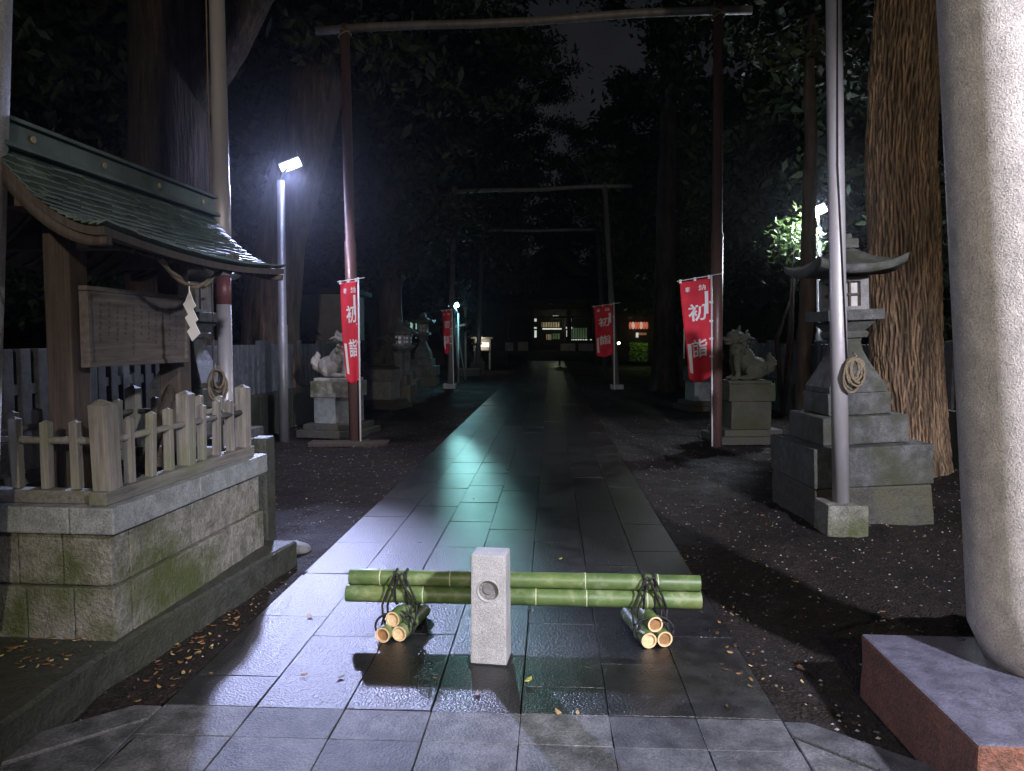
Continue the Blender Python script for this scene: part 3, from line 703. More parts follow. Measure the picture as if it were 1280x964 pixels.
# ------------------------------------------------------------------ banners
def text_mesh(ch):
    cu = bpy.data.curves.new('t', 'FONT'); cu.body = ch; cu.offset = 0.02; cu.resolution_u = 3
    o = bpy.data.objects.new('t', cu); COL.objects.link(o); bpy.context.view_layer.update()
    me = bpy.data.meshes.new_from_object(o.evaluated_get(bpy.context.evaluated_depsgraph_get()))
    bpy.data.objects.remove(o); bpy.data.curves.remove(cu)
    vs = [tuple(v.co) for v in me.vertices]; fs = [tuple(p.vertices) for p in me.polygons]; bpy.data.meshes.remove(me)
    if not vs: return [], []
    x0 = min(v[0] for v in vs); x1 = max(v[0] for v in vs); y0 = min(v[1] for v in vs); y1 = max(v[1] for v in vs)
    return [((v[0]-x0)/(x1-x0), (v[1]-y0)/(y1-y0)) for v in vs], fs
GL = {c: text_mesh(c) for c in '奉納初詣'}
def banner(label, Y, TLp, TRp, BRp, BLp, polep, glyphs, strips, tag_grp, fine=None, seed=0, wav=0.03):
    C = [at(*q, Y) for q in (TLp, TRp, BRp, BLp)]
    def fn(u, v, off=0.0):
        a = C[0].lerp(C[1], u); b = C[3].lerp(C[2], u); q = a.lerp(b, v)
        k = (1-u)
        q.y += wav*math.sin(v*5.3+seed+u*2.2)*(0.3+k) + wav*0.6*math.sin(u*7+v*3+seed)*(0.2+v) - off
        q.z -= 0.035*math.sin(math.pi*u)*v**6*2
        return q
    base_pt = at(polep[2], polep[3], Y); root = thing('banner', label, 'banner', (base_pt.x, Y, 0), 0, tag_grp)
    m = MB(); m.sheet(lambda u, v: fn(u, v), 12, 44, thick=(0, 0.002, 0)); cl = build('cloth', m, M['red'], root, True)
    m = MB(); tp = at(polep[0], polep[1], Y); tp.y += 0.01; bp = Vector((base_pt.x, Y+0.01, 0.0)); s_ = 1.0 if Y < 15 else 1.4
    m.tube([bp, tp], 0.014*s_, 10); build('banner_pole', m, M['white'], root, True)
    m = MB(); L = (C[1]-C[0]); m.tube([C[0]-L*0.10+Vector((0, 0.0, 0.02)), C[1]+L*0.45+Vector((0, 0, 0.03))], 0.007*s_, 8); build('top_rod', m, M['white'], root, True)
    m = MB()
    for u in (0.02, 0.5, 0.96): q = fn(u, 0); m.box(q+Vector((0, 0, 0.012)), (0.035, 0.012, 0.055))
    for v in (0.25, 0.44, 0.62, 0.8): q = fn(1.0, v); px_ = bp.lerp(tp, (q.z-bp.z)/(tp.z-bp.z)); c2 = (q+px_)/2; m.box(c2, (abs(px_.x-q.x)+0.04, 0.012, 0.03))
    build('tie_loop', m, M['white'], root, True)
    for ch, u0, u1, v0, v1 in glyphs:
        m = MB(); vs, fs = GL[ch]
        V = [m.bm.verts.new(fn(u0+(u1-u0)*x, v1+(v0-v1)*y, 0.004)) for x, y in vs]
        for f in fs:
            try: m.bm.faces.new([V[i] for i in f])
            except ValueError: pass
        build('character', m, M['white'], cl, True)
    m = MB()
    for u0, u1, v0, v1 in strips: m.sheet(lambda a, b: fn(u0+(u1-u0)*a, v0+(v1-v0)*b, 0.004), 2, 10)
    build('name_strip', m, M['white'], cl, True)
G1 = [('奉', 0.16, 0.33, 0.06, 0.115), ('納', 0.60, 0.84, 0.055, 0.115), ('初', 0.20, 0.84, 0.24, 0.42), ('詣', 0.22, 0.86, 0.60, 0.78)]
BG = 'red new year banners'
banner('nearest right red banner with white lettering, tied to the brown pole', 11.25, (850, 353), (888, 347), (889, 470), (861, 474), (889.5, 344, 890.5, 555), G1, [(0.80, 0.92, 0.13, 0.36), (0.06, 0.20, 0.64, 0.93)], BG, seed=0.4)
banner('nearest left red banner with white lettering, overlapping the pale lion statue', 11.25, (424, 354), (446, 351), (449, 474), (433, 476), (447.5, 347, 450.5, 555),
       [('奉', 0.20, 0.42, 0.06, 0.12), ('納', 0.64, 0.92, 0.055, 0.12), ('初', 0.34, 0.92, 0.24, 0.42), ('詣', 0.36, 0.92, 0.58, 0.76)], [(0.78, 0.90, 0.14, 0.34), (0.10, 0.24, 0.62, 0.92)], BG, seed=2.0)
banner('far right red banner hanging by the grey frame pole', 24.0, (742, 384), (765, 381), (767, 442), (746, 445), (767.5, 378, 768, 486), G1, [(0.80, 0.92, 0.16, 0.36), (0.06, 0.18, 0.64, 0.93)], BG, seed=3.0, wav=0.05)
banner('far left red banner hanging beside the small blue-white lamp', 24.3, (552, 389), (564, 388), (562, 440), (556, 441), (565, 386, 567, 486), G1, [(0.1, 0.3, 0.6, 0.9)], BG, seed=1.0, wav=0.05)

# ------------------------------------------------------------------ stone lanterns
def make_lantern(loc, label):
    t = thing('stone_lantern', label, 'stone lantern', loc, R(4), 'stone lanterns along the approach')
    def sq(h, z0, z1, bev=0.012, tp=1.0, mt='lantern', nm='step', cut=2, rough=0.006):
        m = MB(); m.box((0, 0, (z0+z1)/2), (2*h, 2*h, z1-z0), bev=bev, taper=tp); m.cut(cut).rough(rough, 6); return build(nm, m, M[mt], t)
    sq(0.55, -0.04, 0.33, 0.02, 0.98, 'lantern_low', 'foundation', 3, 0.02)
    sq(0.555, 0.335, 0.68, 0.012); sq(0.405, 0.684, 0.93); sq(0.30, 0.934, 1.13)
    m = MB(); m.lathe([(0.275, 1.133), (0.28, 1.18), (0.225, 1.28), (0.165, 1.40), (0.125, 1.50), (0.11, 1.58), (0.12, 1.62)], square=4); m.cut(1); build('shaft', m, M['lantern'], t)
    m = MB(); m.lathe([(0.155, 1.622), (0.165, 1.66), (0.155, 1.68)], square=4); m.lathe([(0.14, 1.68), (0.22, 1.775)], square=4); m.box((0, 0, 1.825), (0.54, 0.54, 0.095), bev=0.008); build('platform_slab', m, M['lantern'], t)
    m = MB(); w = 0.17
    for sx in (-1, 1):
        for sy in (-1, 1): m.box((sx*(w-0.04), sy*(w-0.04), 2.015), (0.08, 0.08, 0.31), bev=0.004)
    for s in (-1, 1):
        for z in (1.885, 2.150): m.box((0, s*(w-0.03), z), (0.20, 0.055, 0.04)); m.box((s*(w-0.03), 0, z), (0.055, 0.20, 0.04))
    ch = build('fire_chamber', m, M['granite'], t)
    m = MB()
    for s in (-1, 1):
        m.box((0, s*(w-0.035), 2.015), (0.018, 0.018, 0.24)); m.box((0, s*(w-0.035), 2.015), (0.19, 0.0175, 0.018))
        m.box((s*(w-0.035), 0, 2.015), (0.0179, 0.018, 0.24)); m.box((s*(w-0.035), 0, 2.015), (0.0175, 0.19, 0.0181))
    build('lattice', m, M['dark_wood'], ch)
    m = MB(); m.box((0, 0, 2.015), (0.22, 0.22, 0.26)); build('paper_screen', m, M['paper'] if False else plain('screen', (0.35, 0.34, 0.32), 0.9), ch)
    def top(u, v):
        x = 2*u-1; y = 2*v-1; r = max(abs(x), abs(y)); z = 2.26 + 0.24*(1-r)**1.5*1.0 + 0.085*(abs(x)*abs(y))**2.2 + 0.0
        if r < 0.16: z = 2.26+0.24*(0.84)**1.5
        return (x*0.425, y*0.425, z)
    def bot(u, v):
        x = 2*u-1; y = 2*v-1; return (x*0.415, y*0.415, 2.19 + 0.085*(abs(x)*abs(y))**2.2)
    m = MB(); m.sheet(top, 24, 24); m.sheet(bot, 24, 24)
    for sgn in (0, 1):
        m.sheet(lambda a, b: Vector(top(a, sgn)).lerp(Vector(bot(a, sgn)), b), 24, 1); m.sheet(lambda a, b: Vector(top(sgn, a)).lerp(Vector(bot(sgn, a)), b), 24, 1)
    bmesh.ops.remove_doubles(m.bm, verts=m.bm.verts[:], dist=0.0005); m.rough(0.006, 7); build('roof', m, M['lantern'], t)
    m = MB(); m.box((0, 0, 2.475), (0.22, 0.22, 0.085), bev=0.008); m.box((0, 0, 2.54), (0.13, 0.13, 0.05), bev=0.008); build('finial', m, M['lantern'], t)
    return t
LT = make_lantern((2.785, 7.05, 0), 'large stone lantern behind the right steel pole beside the furrowed trunk'); LT.rotation_euler = (0, R(-2.6), R(4)); LT.scale = (0.94, 0.94, 1)
copy_thing(LT, 'large stone lantern half hidden behind the notice shelter', (-3.62, 7.3, 0), R(-3))
copy_thing(LT, 'distant stone lantern beside the far left red banner', (-4.55, 26.5, 0), 0)
copy_thing(LT, 'distant stone lantern in the dark right of the path', (4.4, 27.0, 0), 0)
def make_slim(loc, label):
    t = thing('slim_lantern', label, 'stone lantern', loc, 0, 'slim stone lanterns')
    m = MB(); m.box((0, 0, 0.2), (0.75, 0.75, 0.44), bev=0.015); m.box((0, 0, 0.55), (0.5, 0.5, 0.26), bev=0.012); m.cut(1).rough(0.006, 6); build('step', m, M['lantern_low'], t)
    m = MB(); m.lathe([(0.13, 0.68), (0.11, 1.0), (0.11, 1.25), (0.14, 1.3)], square=4); build('shaft', m, M['lantern'], t)
    m = MB(); m.lathe([(0.15, 1.3), (0.25, 1.38), (0.25, 1.44)], square=6); build('platform_slab', m, M['lantern'], t)
    m = MB(); m.box((0, 0, 1.60), (0.30, 0.30, 0.32), bev=0.01); c = build('fire_chamber', m, M['granite'], t)
    m = MB()
    for a in (-1, 1):
        for b in (-1, 1): m.box((a*0.055, -0.151, 1.6+b*0.055), (0.07, 0.01, 0.07)); m.box((0.151, a*0.055, 1.6+b*0.055), (0.01, 0.07, 0.07))
    build('window', m, M['paper'], c)
    m = MB(); m.lathe([(0.36, 1.76), (0.38, 1.80), (0.2, 1.92), (0.06, 2.02), (0.09, 2.08), (0.06, 2.16), (0.01, 2.2)], square=6); build('roof', m, M['lantern'], t)
    return t
SL = make_slim((-4.0, 19.5, 0), 'slim stone lantern with a pale square window behind the mossy lion')
copy_thing(SL, 'slim stone lantern between the mossy lion and the distant large lantern', (-4.35, 22.3, 0))
copy_thing(SL, 'slim stone lantern at the left edge of the forecourt before the hall', (-3.9, 40.0, 0))

# ------------------------------------------------------------------ guardian lions
def lion_mesh():
    m = MB(); Ry = lambda a: Matrix.Rotation(R(a), 3, 'Y')
    # faces +X, seated
    m.ball((-0.17, 0, 0.20), (0.22, 0.17, 0.19)); m.ball((0.0, 0, 0.34), (0.17, 0.145, 0.27), rot=Ry(32)); m.ball((0.12, 0, 0.48), (0.15, 0.15, 0.18))
    for s in (-1, 1):
        m.ball((-0.12, s*0.12, 0.15), (0.17, 0.075, 0.14), rot=Ry(-18)); m.ball((0.03, s*0.14, 0.045), (0.13, 0.055, 0.045))
        m.tube([(0.16, s*0.09, 0.42), (0.175, s*0.10, 0.25), (0.15, s*0.10, 0.12), (0.17, s*0.10, 0.04)], [0.075, 0.052, 0.042, 0.048], 12)
        m.ball((0.21, s*0.10, 0.035), (0.08, 0.055, 0.04))
        for k in range(3): m.ball((0.27, s*0.10+(k-1)*0.032, 0.028), (0.025, 0.018, 0.024), 1)
        m.ball((0.10, s*0.17, 0.66), (0.10, 0.05, 0.035), rot=Ry(25)); 
        m.tube([(0.14, s*0.12, 0.72), (0.02, s*0.17, 0.70), (-0.10, s*0.18, 0.665)], [0.05, 0.035, 0.008], 8)
        m.ball((0.295, s*0.055, 0.735), (0.025, 0.022, 0.020), 1)
    m.ball((0.17, 0, 0.68), (0.15, 0.145, 0.14)); m.ball((0.295, 0, 0.66), (0.10, 0.09, 0.05)); m.ball((0.275, 0, 0.595), (0.085, 0.07, 0.028))
    m.ball((0.37, 0, 0.69), (0.03, 0.04, 0.025), 1); m.ball((0.27, 0, 0.75), (0.05, 0.10, 0.03))
    rr = random.Random(3)
    for k in range(46):
        a = rr.uniform(0, 2*math.pi); z = rr.uniform(0.44, 0.80); r = 0.15+0.02*rr.random()
        x = 0.10 + r*math.cos(a)*0.8
        if x > 0.22: continue
        m.ball((x, r*math.sin(a), z), rr.uniform(0.028, 0.042), 1)
    m.tube([(0.13, 0, 0.78), (0.11, 0, 0.86), (0.10, 0, 0.90)], [0.04, 0.028, 0.010], 8)
    m.tube([(-0.33, 0, 0.12), (-0.42, 0, 0.18), (-0.44, 0, 0.30), (-0.38, 0, 0.40), (-0.40, 0, 0.46)], [0.05, 0.07, 0.085, 0.05, 0.01], 10)
    for s in (-1, 1): m.tube([(-0.36, s*0.03, 0.16), (-0.47, s*0.06, 0.27), (-0.46, s*0.05, 0.37)], [0.04, 0.04, 0.008], 8)
    me = m.me('lion'); o = bpy.data.objects.new('l', me); COL.objects.link(o)
    md = o.modifiers.new('r', 'REMESH'); md.mode = 'VOXEL'; md.voxel_size = 0.011; md.use_smooth_shade = True
    sm = o.modifiers.new('s', 'SMOOTH'); sm.iterations = 2; sm.factor = 0.5
    bpy.context.view_layer.update(); nm = bpy.data.meshes.new_from_object(o.evaluated_get(bpy.context.evaluated_depsgraph_get()))
    bpy.data.objects.remove(o); nm.materials.clear(); return nm
LION = lion_mesh()
def guardian(loc, rz, label, mat, pmat, h=0.92, w=0.68):
    t = thing('guardian_statue', label, 'statue', loc, rz, 'guardian lion statues')
    me = LION.copy(); build('lion_body', me, mat, t); o = kids(t)[0]; o.location = (0, 0, h+0.035); me_s = 1.0
    o.scale = (0.98, 0.98, 0.98)
    m = MB(); m.box((0, 0, h+0.015), (w*1.02, w*0.72, 0.05), bev=0.012); build('statue_slab', m, mat, t)
    m = MB(); m.box((0, 0, h-0.145), (w*1.08, w*0.98, 0.27), bev=0.01); m.cut(2).rough(0.006, 8); build('pedestal_cap', m, pmat, t)
    m = MB(); m.box((0, 0, (h-0.285+0.2)/2), (w*0.94, w*0.9, h-0.285-0.2), bev=0.01); m.cut(1).rough(0.003, 8); build('pedestal', m, M['coping'] if pmat is not M['moss'] else pmat, t)
    m = MB(); m.box((0, 0, 0.15), (w*1.35, w*1.25, 0.10), bev=0.01); m.box((0, 0, 0.04), (w*1.6, w*1.5, 0.12), bev=0.01); build('pedestal_step', m, M['lantern_low'], t)
    return t
guardian((-3.60, 12.5, 0), R(-8), 'pale horned stone lion seated on a pedestal behind the left banner', M['statue'], M['wall'])
guardian((3.12, 12.1, 0), R(180+6), 'moss green stone lion seated right behind the brown banner pole', M['moss'], M['moss'])
guardian((-3.98, 17.5, 0), R(-10), 'mossy stone lion seated further back left of the path', M['moss'], M['granite'])
guardian((3.55, 17.5, 0), R(190), 'dark stone lion seated further back on the right side', M['lantern'], M['lantern_low'])

# ------------------------------------------------------------------ stone fences
def stone_fence(label, X, Y0, Y1, rot_to, base_h=0.72, top=1.62, skip=None, step=0.235):
    t = thing('stone_fence', label, 'stone fence', (X, (Y0+Y1)/2, 0))
    m = MB(); y = Y0
    while y < Y1:
        L = min(1.5, Y1-y); m.box((X, y+L/2, base_h/2-0.03), (0.36, L-0.008, base_h), bev=0.012); y += L
    m.cut(1).rough(0.006, 4); build('base_wall', m, M['platform'], t, True)
    n = int((Y1-Y0)/step); big = MB()
    for k in range(n+1):
        y = Y0+k*step; bigp = k % 7 == 0
        m = MB(); w = 0.14 if not bigp else 0.21; h = top-base_h-(0 if bigp else 0.07)
        m.box((X, y, base_h-0.032+h/2), (w*0.85, w, h), bev=0.012, rz=rnd.uniform(-.04, .04)); m.rough(0.004, 5)
        build('stone_post' if bigp else 'stone_picket', m, M['fence_stone'], t, True)
    m = MB(); m.box((X, (Y0+Y1)/2, base_h+0.42), (0.08, Y1-Y0, 0.10)); build('stone_rail', m, M['fence_stone'], t, True)
stone_fence('grey stone picket fence behind the notice shelter and left lion', -4.95, 6.0, 20.0, 0)
stone_fence('grey stone picket fence behind the large lantern and furrowed trunk', 5.35, 8.5, 21.0, 0)

# ------------------------------------------------------------------ street lamps
def lamp(Y, base_px, top_px, head_px, label, r, col, power, target, headscale=1.0, spot=150, blend=0.6, nolight=False, h_off=0.0, soft=0.12, em=40):
    a = at(*base_px, Y); a.z = 0; b = at(*top_px, Y); hd = at(*head_px, Y)
    t = thing('street_lamp', label, 'street lamp', (a.x, Y, 0), 0, 'lamps along the approach')
    m = MB(); q = a.lerp(b, 0.45); m.tube([a-Vector((0, 0, .05)), q, q+Vector((0, 0, .003)), b], [r, r, r*0.85, r*0.8], 18); build('lamp_pole', m, M['steel_dull'], t, True)
    m = MB(); m.tube([b-Vector((0, 0, 0.05)), b.lerp(hd, 0.5)+Vector((0, -0.03, 0.03)), hd], r*0.4, 8); build('bracket', m, M['lamp_case'], t, True)
    dirv = (Vector(target)-hd).normalized(); rot = dirv.to_track_quat('-Z', 'Y').to_matrix()
    s = headscale; rot = rot @ Matrix.Rotation(R(-24), 3, 'Z')
    m = MB(); m.box(hd - dirv*0.05, (0.42*s, 0.2*s, 0.07*s), rot=rot, bev=0.01); hdo = build('lamp_head', m, M['lamp_case'], t, True)
    m = MB(); m.box(hd - dirv*0.01, (0.36*s, 0.13*s, 0.05*s), rot=rot, bev=0.006); build('lamp_lens', m, emit('lamp_glow', col, em), hdo, True)
    ld = bpy.data.lights.new('lamp_light', 'SPOT'); ld.energy = power; ld.color = col; ld.shadow_soft_size = soft; ld.spot_size = R(spot); ld.spot_blend = blend
    lo = bpy.data.objects.new('lamp_light', ld); COL.objects.link(lo); lo.location = hd + dirv*0.16; lo.rotation_euler = dirv.to_track_quat('-Z', 'Y').to_euler()
    return t, hd
lamp(11.6, (355, 556), (351, 226), (363, 207), 'lit street lamp on a slim pole left of the path', 0.075, (0.52, 0.58, 1.0), 4200, (-1.45, 3.0, 0), 0.8, spot=37, blend=1.0, em=500)
lamp(15.8, (1024, 520), (1024, 285), (1020, 265), 'lit street lamp glowing behind the large lantern roof', 0.07, (0.80, 0.88, 1.0), 330, (3.2, 9.0, 0), 1.0, spot=150, em=900)
lamp(27.5, (573, 479), (573, 392), (567.6, 383), 'small blue-white lamp on a short pole by the far left banner', 0.04, (0.40, 0.95, 0.95), 1800, (-1.25, 6.6, 0), 0.9, spot=6.6, blend=1.0, em=250, soft=0.05)

ld = bpy.data.lights.new('lamp_light', 'SPOT'); ld.energy = 300; ld.color = (0.75, 0.74, 1.0); ld.shadow_soft_size = 0.15; ld.spot_size = R(165); ld.spot_blend = 1.0
o = bpy.data.objects.new('lamp_light', ld); COL.objects.link(o); o.location = at(372, 218, 10.7); o.rotation_euler = Vector((0.25, -0.5, -1)).to_track_quat('-Z', 'Y').to_euler()
pt_light0 = bpy.data.lights.new('lamp_light', 'POINT'); pt_light0.energy = 60; pt_light0.color = (0.35, 0.8, 1.0); pt_light0.shadow_soft_size = 0.1
o = bpy.data.objects.new('lamp_light', pt_light0); COL.objects.link(o); o.location = at(568.5, 384, 27.2)
ld = bpy.data.lights.new('lamp_light', 'POINT'); ld.energy = 130; ld.color = (0.7, 0.8, 1.0); ld.shadow_soft_size = 0.1
o = bpy.data.objects.new('lamp_light', ld); COL.objects.link(o); o.location = at(1019, 266, 15.45)
# ------------------------------------------------------------------ trees
def crown_mesh(name, seed, Rr, H, n, leaf=0.16, clumps=55):
    rs = np.random.RandomState(seed); V = []; Fc = []
    cs = []
    for k in range(clumps):
        u = rs.normal(size=3); u /= np.linalg.norm(u); r = rs.uniform(0.25, 1.0)**0.5
        cs.append((u[0]*Rr*r, u[1]*Rr*r, u[2]*H*r, rs.uniform(0.45, 1.1)))
    for k in range(n):
        c = cs[rs.randint(len(cs))]; o = rs.normal(size=3)*c[3]*0.42; o[2] *= 0.55
        p0 = np.array(c[:3])+o; a = rs.normal(size=3); a /= np.linalg.norm(a); b = np.cross(a, rs.normal(size=3)); b /= np.linalg.norm(b)
        s = leaf*rs.uniform(0.6, 1.3); i = len(V)
        V += [tuple(p0-a*s), tuple(p0-b*s*0.42), tuple(p0+a*s), tuple(p0+b*s*0.42)]; Fc.append((i, i+1, i+2, i+3))
    me = bpy.data.meshes.new(name); me.from_pydata(V, [], Fc); me.materials.append(M['leaf']); return me
CR_ = [crown_mesh('crown', 1, 4.2, 3.4, 20000, 0.12, 75), crown_mesh('crown', 2, 3.6, 3.8, 18000, 0.12, 60), crown_mesh('crown', 5, 3.0, 2.6, 12000, 0.11, 44)]
def trunk(path, rads, rough_amp=0.04, seg=28, div=10, limbs=()):
    m = MB(); P = []; Q = []
    for i in range(len(path)-1):
        for k in range(div):
            f = k/div; P.append(Vector(path[i]).lerp(Vector(path[i+1]), f)); Q.append(rads[i]+(rads[i+1]-rads[i])*f)
    P.append(Vector(path[-1])); Q.append(rads[-1])
    for _ in range(3):
        P = [P[0]]+[(P[i-1]+P[i]*2+P[i+1])/4 for i in range(1, len(P)-1)]+[P[-1]]
    m.tube(P, Q, seg)
    for lp, lr in limbs: m.tube(lp, lr, 10)
    for v in m.bm.verts:
        q = Vector((v.co.x*3.2, v.co.y*3.2, v.co.z*0.7)); d_ = noise.noise(q)*rough_amp + noise.noise(v.co*0.8)*rough_amp*1.5
        v.co.x += d_; v.co.y += noise.noise(q+Vector((9, 3, 1)))*rough_amp
    return m
def tree(label, path, rads, crowns, mat='bark_dark', limbs=(), name='tree', seg=28):
    t = thing(name, label, 'tree', path[0])
    build('trunk', trunk(path, rads, limbs=limbs, seg=seg), M[mat], t, True)
    for (ci, loc, s, rz) in crowns:
        o = bpy.data.objects.new('crown', CR_[ci]); COL.objects.link(o); o.parent = t
        o.location = Vector(loc)-Vector(path[0]); o.scale = (s, s, s); o.rotation_euler = (0, 0, rz)
    return t
# big furrowed trunk on the right: real ridges
def furrowed(path, rads, seg=260, nv=330):
    m = MB(); L = len(path)-1; P = []; Q = []
    rings = []
    for j in range(nv+1):
        f = j/nv*L; i = min(int(f), L-1); k = f-i; P = Vector(path[i]).lerp(Vector(path[i+1]), k); r = rads[i]+(rads[i+1]-rads[i])*k
        ring = []
        for a_ in range(seg):
            a = 2*math.pi*a_/seg; cx, sy = math.cos(a), math.sin(a)
            w = noise.noise(Vector((cx*1.6, sy*1.6, P.z*1.1)))*0.22
            q = Vector((cx*11+w*1.2, sy*11+w*1.2, P.z*3.0))
            n1 = 1-abs(noise.noise(q)+0.45*noise.noise(q*2.1))*2.6; n2 = noise.noise(Vector((cx*17, sy*17, P.z*5)))
            n3 = noise.noise(Vector((cx*40, sy*40, P.z*16)))
            d_ = 0.020*max(-0.9, n1-0.45)*1.3 + 0.010*n2 + 0.004*n3 + 0.03*noise.noise(Vector((cx*1.2, sy*1.2, P.z*0.5)))
            ring.append(m.bm.verts.new((P.x+(r+d_)*cx, P.y+(r+d_)*sy, P.z)))
        rings.append(ring)
    for r0, r1 in zip(rings, rings[1:]):
        for k in range(seg): m.bm.faces.new((r0[k], r0[(k+1) % seg], r1[(k+1) % seg], r1[k])).smooth = True
    m.bm.faces.new(rings[-1]); return m
YT = 9.4
c0 = at(1136, 600, YT); c1 = at(1132, 430, YT); c2 = at(1125, 200, YT); c3 = at(1138, 0, YT)
up = Vector((4.75, 9.4, 9.0))
pth = [(c0.x+0.05, YT, -0.1), (c0.x, YT, 0.45), (c1.x, YT, c1.z), (c2.x, YT, c2.z), (c3.x, YT, c3.z), tuple(up)]
rt = thing('tree', 'thick furrowed orange-brown trunk behind the large right lantern', 'tree', pth[0])
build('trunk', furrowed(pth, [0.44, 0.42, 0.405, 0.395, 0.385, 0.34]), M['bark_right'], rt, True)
for (ci, loc, s, rz) in ((0, (5.6, 9.8, 11.0), 1.2, 0), (1, (8.5, 12, 10), 1.2, 2)):
    o = bpy.data.objects.new('crown', CR_[ci]); COL.objects.link(o); o.parent = rt; o.location = Vector(loc)-Vector(pth[0]); o.scale = (s,)*3; o.rotation_euler = (0, 0, rz)
# left big forked trunk
YA = 11.2
a0 = at(215, 560, YA); a1 = at(213, 200, YA); a2 = at(212, 0, YA)
br0 = at(235, 130, YA); br1 = at(285, 55, YA); br2 = at(325, -30, YA)
tree('thick forked trunk rising behind the notice shelter roof', [(a0.x, YA, -0.1), (a0.x, YA, 1.2), tuple(a1), tuple(a2), (a2.x-0.3, YA, 9.5)], [0.78, 0.64, 0.60, 0.55, 0.4],
     [(0, (-6.5, 11.5, 11.0), 1.25, 0.3), (1, (-3.6, 12.0, 11.5), 1.15, 1.3), (2, (-9.5, 10, 8), 1.3, 1)], 'bark',
     limbs=[([tuple(br0), tuple(br1), tuple(br2), (br2.x+0.5, YA+0.3, br2.z+2.5)], [0.35, 0.34, 0.30, 0.2])], seg=40)
YB = 14.2
b0 = at(338, 520, YB); b1 = at(338, 400, YB); b2 = at(352, 300, YB); b3 = at(385, 160, YB); b4 = at(418, 40, YB); b5 = at(440, -60, YB)
tree('leaning dark trunk behind the left street lamp', [(b0.x, YB, -0.1), tuple(b1), tuple(b2), tuple(b3), tuple(b4), (b5.x, YB, 9.0)], [0.72, 0.55, 0.47, 0.50, 0.40, 0.3],
     [(0, (-3.4, 14.8, 10.5), 1.15, 2.0), (1, (-7.0, 16.0, 9.0), 1.3, 0.2)], 'bark',
     limbs=[([tuple(b3), tuple(at(360, 90, YB)), tuple(at(330, 20, YB))], [0.22, 0.18, 0.12])])
def straight(label, X, Y, r, h, crowns, lean=0.0, mat='bark_dark'):
    return tree(label, [(X, Y, -0.1), (X+lean*0.1, Y, 1.0), (X+lean*0.5, Y, h*0.5), (X+lean, Y, h)], [r*1.35, r, r*0.85, r*0.5], crowns, mat)
straight('dark trunk behind the mossy left lion', -4.85, 22.5, 0.38, 9, [(0, (-5.2, 22.5, 10.0), 1.25, 0), (2, (-5.5, 22.0, 6.0), 1.1, 1)])
straight('tall dark trunk between the far right banner and the nearest right banner', 3.6, 24.0, 0.36, 14, [(2, (3.4, 24.0, 13.5), 1.0, 0.5), (2, (5.6, 25, 16.5), 1.0, 0)], lean=0.1)
straight('slim dark trunk behind the moss green lion on the right', 4.35, 13.0, 0.14, 7, [(2, (4.7, 13.5, 8.6), 1.0, 0)])
straight('dark trunk among the trees right of the far banner', 6.2, 30.0, 0.35, 9, [(0, (6.8, 30, 8.5), 1.35, 1.0), (2, (6.0, 29, 5.3), 1.0, 2)])
straight('dark tree left of the shrine hall', -8.0, 34.0, 0.4, 9, [(0, (-7.5, 34, 9.5), 1.6, 1.0), (1, (-6.0, 36, 6.5), 1.3, 1.0)])
straight('dark tree overhanging the left side of the hall roof', -6.5, 48.0, 0.45, 12, [(0, (-7.2, 48, 12.0), 1.6, 2.0), (1, (-8.5, 46, 8.0), 2.0, 0)])
straight('dark tree overhanging the right side of the hall roof', 9.5, 48.0, 0.45, 12, [(0, (9.3, 48, 11.0), 1.9, 0.8), (1, (8.3, 44, 7.0), 1.5, 0)])
straight('dark tree behind the hall with sky showing through it', 1.5, 78.0, 0.5, 14, [(1, (-3.5, 76, 11.0), 1.8, 0.8), (2, (3.0, 78, 10.0), 2.0, 0.8), (2, (0.9, 76, 19.5), 1.5, 1.3), (2, (-2.2, 66, 24.0), 1.4, 2.3), (2, (-4.5, 70, 26.0), 1.3, 0.3)])
straight('dark tree far behind the right fence', 10.5, 22.0, 0.4, 9, [(0, (10.0, 22.0, 8.5), 1.6, 2.8), (1, (9.0, 19.0, 5.0), 1.1, 1.8)])
straight('dark tree far behind the left fence', -11.5, 18.0, 0.4, 9, [(0, (-11.0, 18.0, 8.0), 1.7, 2.8), (1, (-9.0, 21.0, 5.5), 1.3, 1.8), (2, (-9.5, 13, 4.5), 1.0, 0)])
straight('dark tree high above the path with thin sprays', -1.2, 52.0, 0.3, 16, [(2, (-2.5, 36, 15.5), 0.9, 0.8), (2, (1.9, 40, 16.5), 0.9, 1.6)], lean=-1.0) if False else None
# pointed conifer silhouette
t = thing('conifer', 'pointed conifer standing against the night sky above the hall roof', 'tree', (4.9, 66, 0))
m = MB(); m.tube([(4.9, 66, 0), (4.9, 66, 17)], [0.4, 0.05], 10); build('trunk', m, M['bark_dark'], t, True)
rs = random.Random(4); m = MB()
for k in range(4500):
    z = rs.uniform(4, 18.0)**1; rr = 2.6*(1-(z-3.5)/15.0)*rs.uniform(0.3, 1.0)**0.5*(0.8+0.2*math.sin(z*3)); a = rs.uniform(0, 6.28)
    c = Vector((4.9+rr*math.cos(a), 66+rr*math.sin(a), z)); u = Vector((math.cos(a), math.sin(a), -0.4))*0.35; w = Vector((-math.sin(a), math.cos(a), 0))*0.13
    m.quad(c-u, c-w, c+u, c+w)
build('crown', m, M['leaf'], t, True)
